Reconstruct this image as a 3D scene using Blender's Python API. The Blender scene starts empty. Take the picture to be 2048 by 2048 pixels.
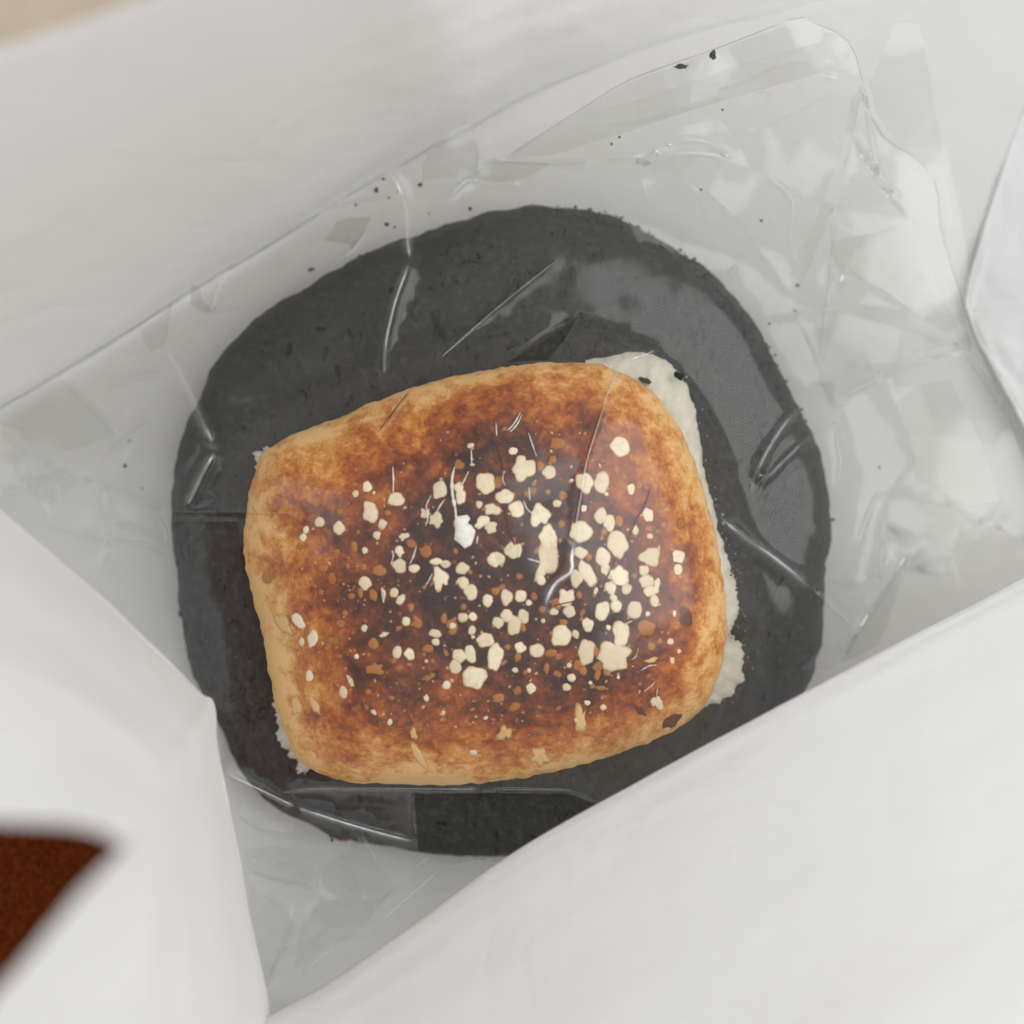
import bpy, bmesh, math, random
import numpy as np
from mathutils import Vector, noise
from mathutils.geometry import delaunay_2d_cdt

random.seed(7)
S = bpy.context.scene
COL = S.collection

# ------------------------------------------------------------------ camera
HC = 0.280            # camera height above the table (m)
T = 0.364             # tan(half field of view)
cam_d = bpy.data.cameras.new("camera")
cam = bpy.data.objects.new("camera", cam_d)
COL.objects.link(cam)
cam.location = (0, 0, HC)
cam.rotation_euler = (0, 0, 0)
cam_d.lens = 50.0
cam_d.sensor_width = 100.0 * T
cam_d.clip_start = 0.005
cam_d.clip_end = 20.0
cam_d.dof.use_dof = True
cam_d.dof.focus_distance = HC - 0.033
cam_d.dof.aperture_fstop = 6.6
S.camera = cam
S.render.resolution_x = 1024
S.render.resolution_y = 1024

# ------------------------------------------------------------------ light
w = bpy.data.worlds.new("World")
S.world = w
w.use_nodes = True
bg = w.node_tree.nodes["Background"]
bg.inputs[0].default_value = (0.955, 0.978, 1.0, 1)
bg.inputs[1].default_value = 0.74


def area_lamp(name, loc, target, sx, sy, energy, col):
    d = bpy.data.lights.new(name, 'AREA')
    d.shape = 'RECTANGLE'
    d.size, d.size_y = sx, sy
    d.energy = energy
    d.color = col
    o = bpy.data.objects.new(name, d)
    COL.objects.link(o)
    o.location = loc
    o.rotation_euler = (Vector(target) - Vector(loc)).to_track_quat('-Z', 'Y').to_euler()
    return o


area_lamp("window_light", (0.80, 0.32, 1.02), (0, 0, 0.02), 1.25, 1.4, 12.0, (1.0, 0.995, 0.985))
area_lamp("side_window_light", (-1.2, 0.5, 0.85), (0, 0, 0.03), 1.1, 1.2, 4.0, (0.97, 0.985, 1.0))

S.view_settings.view_transform = 'Standard'
S.view_settings.look = 'None'
S.view_settings.exposure = 0.14
S.view_settings.gamma = 1.0
S.render.engine = 'CYCLES'
S.cycles.max_bounces = 14
S.cycles.diffuse_bounces = 6
S.cycles.transparent_max_bounces = 24
S.cycles.caustics_reflective = False
S.cycles.caustics_refractive = False


# ------------------------------------------------------------------ helpers
def P(u, v, z):
    """Point at height z seen at picture position (u, v) of the 2048 px photograph."""
    k = T * (HC - z) / 1024.0
    return Vector(((u - 1024.0) * k, -(v - 1024.0) * k, z))


def unP(x, y, z):
    k = T * (HC - z) / 1024.0
    return x / k + 1024.0, -y / k + 1024.0


def Q(pts, k=2048 / 1932):
    return [(a[0] * k, a[1] * k) + tuple(a[2:]) for a in pts]


def empty(name, loc, label, cat, group=None):
    o = bpy.data.objects.new(name, None)
    o.empty_display_size = 0.01
    COL.objects.link(o)
    o.location = loc
    o['label'] = label
    o['category'] = cat
    if group:
        o['group'] = group
    return o


def root_loc(o):
    l = Vector((0, 0, 0))
    while o is not None:
        l = l + Vector(o.location)
        o = o.parent
    return l


def obj(name, verts, faces, mat, parent=None, smooth=True, attrs=None, sharp=None):
    off = root_loc(parent)
    me = bpy.data.meshes.new(name)
    me.from_pydata([tuple(Vector(v) - off) for v in verts], [], faces)
    me.update()
    if smooth:
        me.polygons.foreach_set('use_smooth', [True] * len(me.polygons))
    if attrs:
        for k, vals in attrs.items():
            a = me.attributes.new(k, 'FLOAT', 'POINT')
            a.data.foreach_set('value', [float(x) for x in vals])
    if sharp:
        a = me.attributes.new('sharp_edge', 'BOOLEAN', 'EDGE')
        fl = [tuple(sorted(e.vertices)) in sharp for e in me.edges]
        a.data.foreach_set('value', fl)
    if mat:
        me.materials.append(mat)
    o = bpy.data.objects.new(name, me)
    COL.objects.link(o)
    if parent:
        o.parent = parent
    return o


def catmull(p0, p1, p2, p3, t):
    return 0.5 * ((2 * p1) + (-p0 + p2) * t + (2 * p0 - 5 * p1 + 4 * p2 - p3) * t * t
                  + (-p0 + 3 * p1 - 3 * p2 + p3) * t ** 3)


def spline(pts, n, closed=False):
    """n points per span through pts (numpy rows)."""
    pts = np.array(pts, float)
    m = len(pts)
    out = []
    spans = m if closed else m - 1
    for i in range(spans):
        if closed:
            a, b, c, d = pts[(i - 1) % m], pts[i], pts[(i + 1) % m], pts[(i + 2) % m]
        else:
            a, b, c, d = pts[max(i - 1, 0)], pts[i], pts[i + 1], pts[min(i + 2, m - 1)]
        for j in range(n):
            out.append(catmull(a, b, c, d, j / n))
    if not closed:
        out.append(pts[-1])
    return np.array(out)


class Nodes:
    def __init__(self, name):
        self.m = bpy.data.materials.new(name)
        self.m.use_nodes = True
        self.nt = self.m.node_tree
        self.nt.nodes.clear()
        self.out = self.n('ShaderNodeOutputMaterial')

    def n(self, t, **kw):
        nd = self.nt.nodes.new(t)
        for k, v in kw.items():
            setattr(nd, k, v)
        return nd

    def put(self, sock, v):
        if isinstance(v, bpy.types.NodeSocket):
            self.nt.links.new(v, sock)
        else:
            if hasattr(sock, 'default_value'):
                if isinstance(v, tuple) and len(v) == 3 and sock.type == 'RGBA':
                    v = v + (1,)
                sock.default_value = v

    def math(self, op, a, b=0.0, c=None, clamp=False):
        nd = self.n('ShaderNodeMath', operation=op, use_clamp=clamp)
        self.put(nd.inputs[0], a)
        self.put(nd.inputs[1], b)
        if c is not None:
            self.put(nd.inputs[2], c)
        return nd.outputs[0]

    def coord(self, scale=None):
        o = self.n('ShaderNodeTexCoord').outputs['Object']
        if scale:
            mp = self.n('ShaderNodeMapping')
            self.put(mp.inputs['Vector'], o)
            mp.inputs['Scale'].default_value = scale
            o = mp.outputs[0]
        return o

    def noise(self, vec, scale, detail=4, rough=0.55, dist=0.0):
        nd = self.n('ShaderNodeTexNoise')
        self.put(nd.inputs['Vector'], vec)
        nd.inputs['Scale'].default_value = scale
        nd.inputs['Detail'].default_value = detail
        nd.inputs['Roughness'].default_value = rough
        nd.inputs['Distortion'].default_value = dist
        return nd.outputs['Fac']

    def voro(self, vec, scale, rand=1.0, feature='F1'):
        nd = self.n('ShaderNodeTexVoronoi', feature=feature)
        self.put(nd.inputs['Vector'], vec)
        nd.inputs['Scale'].default_value = scale
        nd.inputs['Randomness'].default_value = rand
        return nd

    def ramp(self, fac, stops, interp='LINEAR'):
        nd = self.n('ShaderNodeValToRGB')
        self.put(nd.inputs[0], fac)
        cr = nd.color_ramp
        cr.interpolation = interp
        while len(cr.elements) > 1:
            cr.elements.remove(cr.elements[-1])
        for i, (p, c) in enumerate(stops):
            if isinstance(c, (int, float)):
                c = (c, c, c)
            e = cr.elements[0] if i == 0 else cr.elements.new(p)
            e.position = p
            e.color = (c[0], c[1], c[2], 1)
        return nd.outputs[0]

    def mix(self, fac, a, b):
        nd = self.n('ShaderNodeMix', data_type='RGBA')
        self.put(nd.inputs[0], fac)
        self.put(nd.inputs[6], a)
        self.put(nd.inputs[7], b)
        return nd.outputs[2]

    def attr(self, name):
        return self.n('ShaderNodeAttribute', attribute_name=name).outputs['Fac']

    def bump(self, h, strength, dist, normal=None):
        nd = self.n('ShaderNodeBump')
        self.put(nd.inputs['Height'], h)
        nd.inputs['Strength'].default_value = strength
        nd.inputs['Distance'].default_value = dist
        if normal is not None:
            self.put(nd.inputs['Normal'], normal)
        return nd.outputs[0]

    def principled(self, col, rough=0.6, spec=0.4, normal=None, **kw):
        nd = self.n('ShaderNodeBsdfPrincipled')
        self.put(nd.inputs['Base Color'], col)
        self.put(nd.inputs['Roughness'], rough)
        self.put(nd.inputs['Specular IOR Level'], spec)
        if normal is not None:
            self.put(nd.inputs['Normal'], normal)
        for k, v in kw.items():
            self.put(nd.inputs[k.replace('_', ' ')], v)
        return nd.outputs[0]

    def mixs(self, fac, a, b):
        nd = self.n('ShaderNodeMixShader')
        self.put(nd.inputs[0], fac)
        self.put(nd.inputs[1], a)
        self.put(nd.inputs[2], b)
        return nd.outputs[0]

    def done(self, shader):
        self.nt.links.new(shader, self.out.inputs['Surface'])
        return self.m


# ------------------------------------------------------------------ materials
def mat_paper():
    N = Nodes("white_kraft_paper")
    c = N.coord()
    f1 = N.noise(c, 900, 6, 0.65)
    f2 = N.noise(c, 60, 3, 0.5)
    col = N.mix(N.math('MULTIPLY', f2, 0.5), (0.86, 0.86, 0.855), (0.82, 0.82, 0.815))
    h = N.math('ADD', N.math('MULTIPLY', f1, 0.30), N.math('MULTIPLY', N.noise(c, 2600, 3, 0.6), 0.18))
    nb = N.bump(h, 0.55, 0.0005)
    cw = N.coord((1.0, 1.6, 1.0))
    rg = N.math('ABSOLUTE', N.math('SUBTRACT', N.noise(cw, 34, 3, 0.5, 0.8), 0.5))
    rg2 = N.math('ABSOLUTE', N.math('SUBTRACT', N.noise(cw, 85, 3, 0.5, 0.5), 0.5))
    nb = N.bump(N.math('ADD', rg, N.math('MULTIPLY', rg2, 0.35)), 0.35, 0.0035, nb)
    p = N.principled(col, 0.55, 0.25, nb)
    tr = N.n('ShaderNodeBsdfTranslucent')
    tr.inputs[0].default_value = (0.92, 0.92, 0.91, 1)
    return N.done(N.mixs(0.55, p, tr.outputs[0]))


def mat_film():
    N = Nodes("clear_cellophane")
    lw = N.n('ShaderNodeLayerWeight')
    lw.inputs['Blend'].default_value = 0.5
    c = N.coord()
    wav = N.noise(c, 55, 2, 0.5, 0.6)
    nb = N.bump(wav, 0.15, 0.003)
    N.put(lw.inputs['Normal'], nb)
    f5 = N.math('POWER', lw.outputs['Facing'], 4.0)
    fac = N.math('ADD', N.math('MULTIPLY', f5, 0.85), 0.034, clamp=True)
    gl = N.n('ShaderNodeBsdfAnisotropic')
    gl.inputs['Color'].default_value = (1, 1, 1, 1)
    gl.inputs['Roughness'].default_value = 0.17
    N.put(gl.inputs['Normal'], nb)
    tp = N.n('ShaderNodeBsdfTransparent')
    tp.inputs[0].default_value = (0.968, 0.968, 0.960, 1)
    N.put(tp.inputs[0], N.mix(N.attr('edge'), (0.974, 0.974, 0.966), (0.50, 0.50, 0.49)))  # edge paints shade lines at cuts and creases, and tints folded layers
    film = N.mixs(fac, tp.outputs[0], gl.outputs[0])
    df = N.n('ShaderNodeBsdfDiffuse')
    df.inputs[0].default_value = (0.9, 0.9, 0.9, 1)
    g2 = N.n('ShaderNodeBsdfAnisotropic')
    g2.inputs['Color'].default_value = (1, 1, 1, 1)
    g2.inputs['Roughness'].default_value = 0.30
    white = N.mixs(0.7, df.outputs[0], g2.outputs[0])
    cr = N.math('MULTIPLY', N.math('POWER', N.attr('crease'), 1.6), 0.62)  # white along creases: stress whitening plus painted glints
    return N.done(N.mixs(cr, film, white))


def mat_black():
    N = Nodes("charcoal_bread_crust")
    c = N.coord()
    n1 = N.noise(c, 60, 5, 0.6)
    n2 = N.noise(c, 700, 5, 0.7)
    cs = N.coord((1.0, 0.45, 1.0))
    n3 = N.noise(cs, 420, 4, 0.7, 1.2)
    col = N.mix(n1, (0.020, 0.020, 0.0185), (0.041, 0.0405, 0.0375))
    col = N.mix(N.ramp(n2, [(0.5, 0), (0.75, 1)]), col, (0.065, 0.063, 0.057))
    n4 = N.noise(cs, 1500, 3, 0.6, 0.6)
    pits = N.math('MAXIMUM', N.ramp(n3, [(0.30, 1), (0.36, 0)]), N.ramp(n4, [(0.28, 0.6), (0.34, 0)]))
    k1 = N.noise(cs, 170, 4, 0.6, 1.5)
    crack = N.ramp(N.math('ABSOLUTE', N.math('SUBTRACT', k1, 0.5)), [(0.0, 1), (0.014, 0)])
    crack = N.math('MULTIPLY', crack, N.ramp(N.noise(c, 95, 3, 0.6), [(0.54, 0), (0.62, 1)]))
    pits = N.math('MAXIMUM', pits, N.math('MULTIPLY', crack, 0.85))
    col = N.mix(pits, col, (0.008, 0.008, 0.0075))
    rim = N.attr('side')
    gr = N.noise(c, 1100, 5, 0.75)
    col = N.mix(N.math('MULTIPLY', rim, N.ramp(gr, [(0.42, 0), (0.62, 1)])), col, (0.07, 0.07, 0.066))
    h = N.math('ADD', N.math('MULTIPLY', n2, 0.05), N.math('MULTIPLY', pits, -1.0))
    h = N.math('ADD', h, N.math('MULTIPLY', n1, 1.2))
    nb = N.bump(h, 0.9, 0.0009)
    return N.done(N.principled(col, 0.78, 0.2, nb))


def mat_golden():
    N = Nodes("toasted_crust")
    c = N.coord()
    t = N.attr('toast')
    n1 = N.noise(c, 95, 5, 0.62, 0.5)
    n2 = N.noise(c, 380, 6, 0.70, 0.35)
    n3 = N.noise(c, 36, 3, 0.55)
    x = N.math('ADD', t, N.math('MULTIPLY', N.math('SUBTRACT', n1, 0.5), 1.15))
    x = N.math('ADD', x, N.math('MULTIPLY', N.math('SUBTRACT', n2, 0.5), 1.15))
    x = N.math('ADD', x, N.math('MULTIPLY', N.math('SUBTRACT', n3, 0.5), 0.5))
    n6 = N.noise(c, 1300, 6, 0.75)
    x = N.math('ADD', x, N.math('MULTIPLY', N.math('SUBTRACT', n6, 0.5), 0.60))
    col = N.ramp(x, [(0.0, (0.68, 0.41, 0.165)), (0.16, (0.60, 0.295, 0.078)), (0.32, (0.47, 0.160, 0.022)),
                     (0.50, (0.315, 0.072, 0.008)), (0.68, (0.165, 0.034, 0.006)),
                     (0.86, (0.072, 0.016, 0.005)), (1.0, (0.030, 0.009, 0.005))])
    # small amber and pale blisters
    hot = N.ramp(t, [(0.35, 0), (0.62, 1)])
    wob = N.n('ShaderNodeVectorMath', operation='ADD')
    nv = N.n('ShaderNodeTexNoise')
    N.put(nv.inputs['Vector'], c)
    nv.inputs['Scale'].default_value = 500
    sc = N.n('ShaderNodeVectorMath', operation='SCALE')
    N.put(sc.inputs[0], nv.outputs['Color'])
    sc.inputs['Scale'].default_value = 0.0016
    N.put(wob.inputs[0], c)
    N.put(wob.inputs[1], sc.outputs[0])
    for scale, lo, hi, cc, k in ((290, 0.12, 0.30, (0.36, 0.125, 0.022), 0.9),
                                 (520, 0.10, 0.28, (0.42, 0.17, 0.045), 0.8),
                                 (850, 0.08, 0.24, (0.66, 0.42, 0.22), 0.85)):
        v = N.voro(wob.outputs[0], scale)
        r = N.n('ShaderNodeSeparateColor')
        N.put(r.inputs[0], v.outputs['Color'])
        gate = N.ramp(r.outputs[0], [(0.46, 0), (0.50, 1)])
        size = N.math('MULTIPLY_ADD', r.outputs[1], (hi - lo), lo)
        d = N.math('SUBTRACT', size, v.outputs['Distance'])
        m = N.math('MULTIPLY', d, 14.0, clamp=True)
        m = N.math('MULTIPLY', N.math('MULTIPLY', m, gate), N.math('MULTIPLY', hot, k))
        col = N.mix(m, col, cc)
    # lighter flour dust towards the flanks
    h = N.math('ADD', N.math('MULTIPLY', n2, 0.8), N.math('MULTIPLY', n1, 0.7))
    h = N.math('ADD', h, N.math('MULTIPLY', n6, 0.35))
    nb = N.bump(h, 0.55, 0.0006)
    rough = N.ramp(x, [(0.0, 0.6), (0.8, 0.34)])
    p = N.principled(col, rough, 0.35, nb)
    return N.done(p)


def mat_spot(name, core, edge, dots, lo=0.74, hi=0.92):
    N = Nodes(name)
    c = N.coord()
    r = N.attr('rim')
    n = N.noise(c, 900, 4, 0.7)
    n2 = N.noise(c, 2600, 3, 0.6)
    rnd_ = N.n('ShaderNodeObjectInfo').outputs['Random']
    base = N.mix(N.math('MULTIPLY', rnd_, 0.55), core, dots)
    col = N.mix(N.ramp(n, [(0.5, 0), (0.72, 0.55)]), base, dots)
    col = N.mix(N.ramp(n2, [(0.58, 0), (0.7, 0.35)]), col, dots)
    rr = N.math('ADD', r, N.math('MULTIPLY', N.math('SUBTRACT', n, 0.5), 0.5))
    col = N.mix(N.ramp(rr, [(0.38, 0), (0.9, 1)]), col, edge)
    nb = N.bump(n, 0.4, 0.0003)
    p = N.principled(col, 0.6, 0.3, nb)
    tp = N.n('ShaderNodeBsdfTransparent')
    n5 = N.noise(c, 1700, 4, 0.7)
    ee = N.math('ADD', r, N.math('MULTIPLY', N.math('SUBTRACT', n5, 0.5), 0.9))
    return N.done(N.mixs(N.ramp(ee, [(lo, 0), (hi, 1)]), p, tp.outputs[0]))


def mat_simple(name, ca, cb, scale, rough=0.7, spec=0.3, bs=0.5, bd=0.0004):
    N = Nodes(name)
    c = N.coord()
    n = N.noise(c, scale, 5, 0.65)
    col = N.mix(N.ramp(n, [(0.3, 0), (0.7, 1)]), ca, cb)
    return N.done(N.principled(col, rough, spec, N.bump(n, bs, bd)))


M_PAPER = mat_paper()
M_FILM = mat_film()
M_BLACK = mat_black()
M_GOLD = mat_golden()
M_PALE = mat_spot("pale_blister", (0.78, 0.67, 0.48), (0.42, 0.18, 0.05), (0.50, 0.38, 0.23))
M_AMBER = mat_spot("amber_blister", (0.32, 0.105, 0.018), (0.17, 0.045, 0.009), (0.42, 0.18, 0.04), 0.40, 1.0)
M_CHAR = mat_spot("dark_blister", (0.13, 0.040, 0.014), (0.27, 0.085, 0.016), (0.07, 0.02, 0.01))
M_TAN = mat_spot("tan_patch", (0.66, 0.42, 0.18), (0.54, 0.27, 0.07), (0.56, 0.31, 0.10), 0.15, 0.95)
M_FLOUR = mat_simple("white_flake", (0.86, 0.84, 0.78), (0.70, 0.64, 0.54), 900)
M_DOUGH = mat_simple("pale_dough", (0.60, 0.56, 0.46), (0.44, 0.41, 0.335), 300, 0.45, 0.45, 0.6, 0.0008)
M_CRUMB = mat_simple("black_crumb", (0.03, 0.028, 0.026), (0.075, 0.068, 0.06), 1500)
M_PIT = mat_simple("crust_pit", (0.006, 0.006, 0.0055), (0.014, 0.013, 0.012), 1500)
M_BURNT = mat_simple("burnt_crust", (0.055, 0.022, 0.009), (0.15, 0.062, 0.02), 700)
M_TABLE = mat_simple("beige_table", (0.40, 0.325, 0.24), (0.46, 0.375, 0.285), 30, 0.5, 0.3, 0.1)
M_CLOTH = mat_simple("brown_cloth", (0.065, 0.0040, 0.0006), (0.17, 0.030, 0.003), 1500, 0.85, 0.15, 0.9, 0.0006)


# ------------------------------------------------------------------ table and cloth
def quad_box(name, corners, z0, z1, mat, nseg=1):
    v = [Vector((x, y, z0)) for x, y in corners] + [Vector((x, y, z1)) for x, y in corners]
    n = len(corners)
    f = [tuple(range(n))[::-1], tuple(range(n, 2 * n))] + \
        [(i, (i + 1) % n, n + (i + 1) % n, n + i) for i in range(n)]
    return obj(name, v, f, mat, smooth=False)


tab = quad_box("table_top", [(-0.7, -0.55), (0.7, -0.55), (0.7, 0.55), (-0.7, 0.55)], -0.035, -0.0035, M_TABLE)
tab['kind'] = 'structure'

rc = empty("brown_cloth", (-0.13, -0.08, -0.0034), "fuzzy dark brown cloth under the left corner of the white paper bag", "cloth")
nx, ny = 40, 40
vv, ff = [], []
for j in range(ny + 1):
    for i in range(nx + 1):
        x = -0.30 + 0.26 * i / nx
        y = -0.30 + 0.30 * j / ny
        vv.append(Vector((x, y, -0.0008 + 0.0006 * noise.noise(Vector((x * 60, y * 60, 0))))))
for j in range(ny):
    for i in range(nx):
        a = j * (nx + 1) + i
        ff.append((a, a + 1, a + nx + 2, a + nx + 1))
co = obj("weave", vv, ff, M_CLOTH, rc)
so = co.modifiers.new("thickness", 'SOLIDIFY')
so.thickness = 0.0022
so.offset = -1
# loose fibres of the nap
vv, ff = [], []
for k in range(9000):
    u, v = random.uniform(-40, 330), random.uniform(1560, 2080)
    p = P(u, v, 0.0)
    a = random.uniform(0, 6.28)
    L = random.uniform(0.0008, 0.002)
    d = Vector((math.cos(a), math.sin(a), 0)) * L
    s = Vector((-math.sin(a), math.cos(a), 0)) * 0.00008
    h = random.uniform(0.0004, 0.0011)
    b = len(vv)
    vv += [p - s + Vector((0, 0, -0.001)), p + s + Vector((0, 0, -0.001)),
           p + d * 0.5 + s + Vector((0, 0, h)), p + d * 0.5 - s + Vector((0, 0, h)),
           p + d + Vector((0, 0, h * 0.3))]
    ff += [(b, b + 1, b + 2, b + 3), (b + 3, b + 2, b + 4)]
nap = obj("nap", vv, ff, mat_simple("brown_fibre", (0.08, 0.006, 0.0008), (0.24, 0.060, 0.007), 900, 0.8, 0.1), rc)
nap['kind'] = 'stuff'


# ------------------------------------------------------------------ paper bag
bag = empty("paper_bag", (0, 0, 0), "open white paper bag with folded flaps holding the filmed bread", "paper bag")


def patch(name, rows, nu, nv, amp=0.0, seed=0.0, stretch=(1, 1), thick=0.00016, freq=40):
    """Sheet through a grid of (u, v, z) control points, each at its own height."""
    W = [[np.array(P(*q)) for q in r] for r in rows]
    cols = [spline(np.array(r), nu) for r in W]
    cols = np.array(cols)
    cols = np.transpose(cols, (1, 0, 2))
    grid = np.array([spline(c, nv) for c in cols])
    A, B = grid.shape[:2]
    vv, ff = [], []
    for i in range(A):
        for j in range(B):
            p = Vector(grid[i, j])
            if amp:
                du = Vector(grid[min(i + 1, A - 1), j] - grid[max(i - 1, 0), j])
                dv = Vector(grid[i, min(j + 1, B - 1)] - grid[i, max(j - 1, 0)])
                n = du.cross(dv)
                if n.length > 1e-12:
                    n.normalize()
                    q = Vector((i / nu * 0.6 * stretch[0], j / nv * stretch[1], seed))
                    d = noise.fractal(q * 1.3, 0.6, 2.0, 4)
                    r = 1 - abs(noise.noise(Vector((p.x * freq + seed, p.y * freq, p.z * freq * 0.7)))) * 2
                    p = p + n * amp * (d * 0.8 + 0.6 * r)
            vv.append(p)
    for i in range(A - 1):
        for j in range(B - 1):
            a = i * B + j
            ff.append((a, a + 1, a + B + 1, a + B))
    o = obj(name, vv, ff, M_PAPER, bag)
    m = o.modifiers.new("thickness", 'SOLIDIFY')
    m.thickness = thick
    m.offset = 0
    return o


def rows_between(ra, rb, fr, zc):
    """Rows from ra to rb at picture fractions fr, with height fractions zc."""
    out = []
    for f, z in zip(fr, zc):
        out.append([(a[0] + (b[0] - a[0]) * f, a[1] + (b[1] - a[1]) * f, a[2] + (b[2] - a[2]) * z)
                    for a, b in zip(ra, rb)])
    return out


# floor of the bag
ft = Q([(-250, 860, .0012), (-100, 775, .0012), (0, 722, .0012), (180, 617, .0012), (360, 505, .0012), (540, 393, .0012),
        (720, 283, .0012), (880, 200, .0012), (1050, 110, .0012), (1300, 30, .0012), (1700, -50, .0012), (2150, -100, .0012)])
fb = Q([(-120, 1010, .0012), (0, 1080, .0012), (120, 1190, .0012), (230, 1300, .0012), (330, 1400, .0012), (390, 1600, .0012),
        (430, 1800, .0012), (480, 2010, .0012), (900, 2050, .0012), (1300, 2050, .0012), (1700, 2050, .0012), (2250, 2050, .0012)])
patch("floor_panel", rows_between(ft, fb, (0, .2, .4, .6, .8, 1), (0, .2, .4, .6, .8, 1)), 14, 12, 0.00035, 3.1)

# tall back wall, upper left, rising to the rim near the camera
base = Q([(-250, 905, .004), (-100, 818, .004), (0, 765, .004), (180, 660, .004), (360, 546, .0035), (540, 441, .003),
          (720, 322, .0026), (880, 240, .0021), (1050, 150, .0016), (1300, 70, .0006), (1700, -10, .0005), (2150, -60, .0005)])
top = Q([(-250, 172, .122), (-110, 124, .122), (0, 88, .122), (140, 42, .122), (280, -4, .122), (420, -50, .122),
         (600, -108, .118), (760, -160, .110), (900, -200, .070), (1150, -260, .028), (1500, -300, .008), (2150, -350, .003)])
patch("back_panel", rows_between(base, top, (0, .012, .22, .45, .7, .93, 1), (0, .016, .24, .48, .73, .95, 1)),
      14, 8, 0.0004, 7.7, (0.5, 1.4))

# right wall
ib = Q([(2010, -60, .0006), (1975, 60, .0006), (1930, 200, .0006), (1872, 370, .0010), (1826, 545, .0030),
        (1832, 612, .0042), (1878, 705, .005), (1945, 830, .006), (2010, 1000, .007), (2100, 1200, .008)])
ob = Q([(2300, -100, .0009), (2300, 60, .001), (2300, 200, .002), (2300, 370, .005), (2300, 545, .010), (2300, 610, .012),
        (2300, 720, .013), (2320, 850, .014), (2340, 1000, .015), (2360, 1200, .016)])
patch("right_panel", rows_between(ib, ob, (0, .05, .3, .6, 1), (0, .09, .36, .66, 1)), 12, 9, 0.0007, 12.3)

# front panel folded up over the lower right
fe = Q([(330, 2035, .048), (400, 1990, .048), (475, 1935, .048), (640, 1840, .048), (800, 1727, .048), (960, 1613, .048),
        (1120, 1521, .048), (1290, 1429, .048), (1430, 1353, .048), (1550, 1288, .047), (1720, 1200, .043),
        (1932, 1088, .036), (2150, 970, .030)])
fo = Q([(700, 2500, .085), (800, 2450, .085), (900, 2400, .085), (1050, 2330, .085), (1220, 2240, .085), (1390, 2150, .085),
        (1560, 2050, .085), (1740, 1950, .085), (1900, 1870, .083), (2030, 1800, .08), (2200, 1700, .075),
        (2400, 1590, .07), (2600, 1450, .06)])
under = [(a[0] + 30, a[1] + 42, a[2] - 0.007) for a in fe]
lip = [(a[0] + 6, a[1] + 9, a[2] - 0.0028) for a in fe]
patch("front_panel", [fe] + rows_between(fe, fo, (.06, .25, .5, .75, 1, 1.5), (.11, .33, .58, .80, 1, 1.2)),
      14, 8, 0.00035, 21.9, (0.25, 1.6))

# left flap: rises from the bread to the notched rim close to the camera
fo_ = Q([(-260, 740, .050), (-120, 865, .051), (0, 958, .052), (150, 1086, .052), (290, 1218, .051), (375, 1303, .050),
         (405, 1328, .049), (414, 1420, .048), (440, 1560, .047), (475, 1722, .046), (505, 1880, .045), (530, 2060, .044)])
fi_ = Q([(-300, 1535, .145), (-150, 1542, .145), (0, 1548, .145), (110, 1552, .145), (185, 1566, .145), (225, 1585, .143),
         (238, 1606, .142), (205, 1640, .143), (150, 1690, .145), (80, 1775, .145), (0, 1868, .145), (-110, 2000, .145)])
rws = rows_between(fo_, fi_, (0, .03, .25, .46, .54, .78, .96, 1), (0, .055, .40, .69, .755, .895, .985, 1))
patch("side_flap", rws, 12, 8, 0.0005, 33.0, (0.4, 1.5), freq=25)

# ------------------------------------------------------------------ bread shapes
BLACK_PX = Q([(1030, 382), (1100, 388), (1160, 402), (1220, 430), (1280, 465), (1335, 500), (1385, 550), (1430, 610),
              (1465, 670), (1495, 730), (1525, 790), (1550, 850), (1565, 900), (1573, 960), (1575, 1010), (1567, 1060),
              (1562, 1120), (1560, 1180), (1550, 1240), (1530, 1300), (1485, 1360), (1430, 1425), (1360, 1490),
              (1270, 1545), (1170, 1590), (1060, 1615), (960, 1622), (880, 1622), (800, 1615), (720, 1603), (640, 1588),
              (570, 1560), (510, 1525), (470, 1490), (440, 1440), (418, 1400), (395, 1350), (372, 1310), (353, 1260),
              (340, 1200), (331, 1140), (328, 1090), (320, 1040), (315, 980), (318, 920), (325, 860), (345, 800),
              (370, 745), (400, 680), (440, 630), (500, 580), (560, 545), (620, 510), (700, 465), (790, 435),
              (850, 415), (920, 395), (980, 383)])
GOLD_PX = Q([(960, 690), (1030, 683), (1110, 684), (1160, 697), (1210, 722), (1255, 765), (1290, 820), (1315, 880),
             (1335, 940), (1350, 1000), (1362, 1060), (1370, 1120), (1374, 1180), (1368, 1240), (1350, 1300),
             (1320, 1345), (1285, 1373), (1230, 1400), (1160, 1425), (1080, 1450), (1000, 1468), (920, 1478),
             (830, 1483), (740, 1482), (670, 1478), (610, 1466), (572, 1445), (550, 1415), (530, 1370), (512, 1310),
             (500, 1240), (488, 1180), (472, 1120), (460, 1060), (457, 1010), (464, 950), (475, 900), (490, 862),
             (520, 835), (570, 812), (630, 790), (700, 760), (770, 733), (840, 713), (900, 700)])


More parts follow.
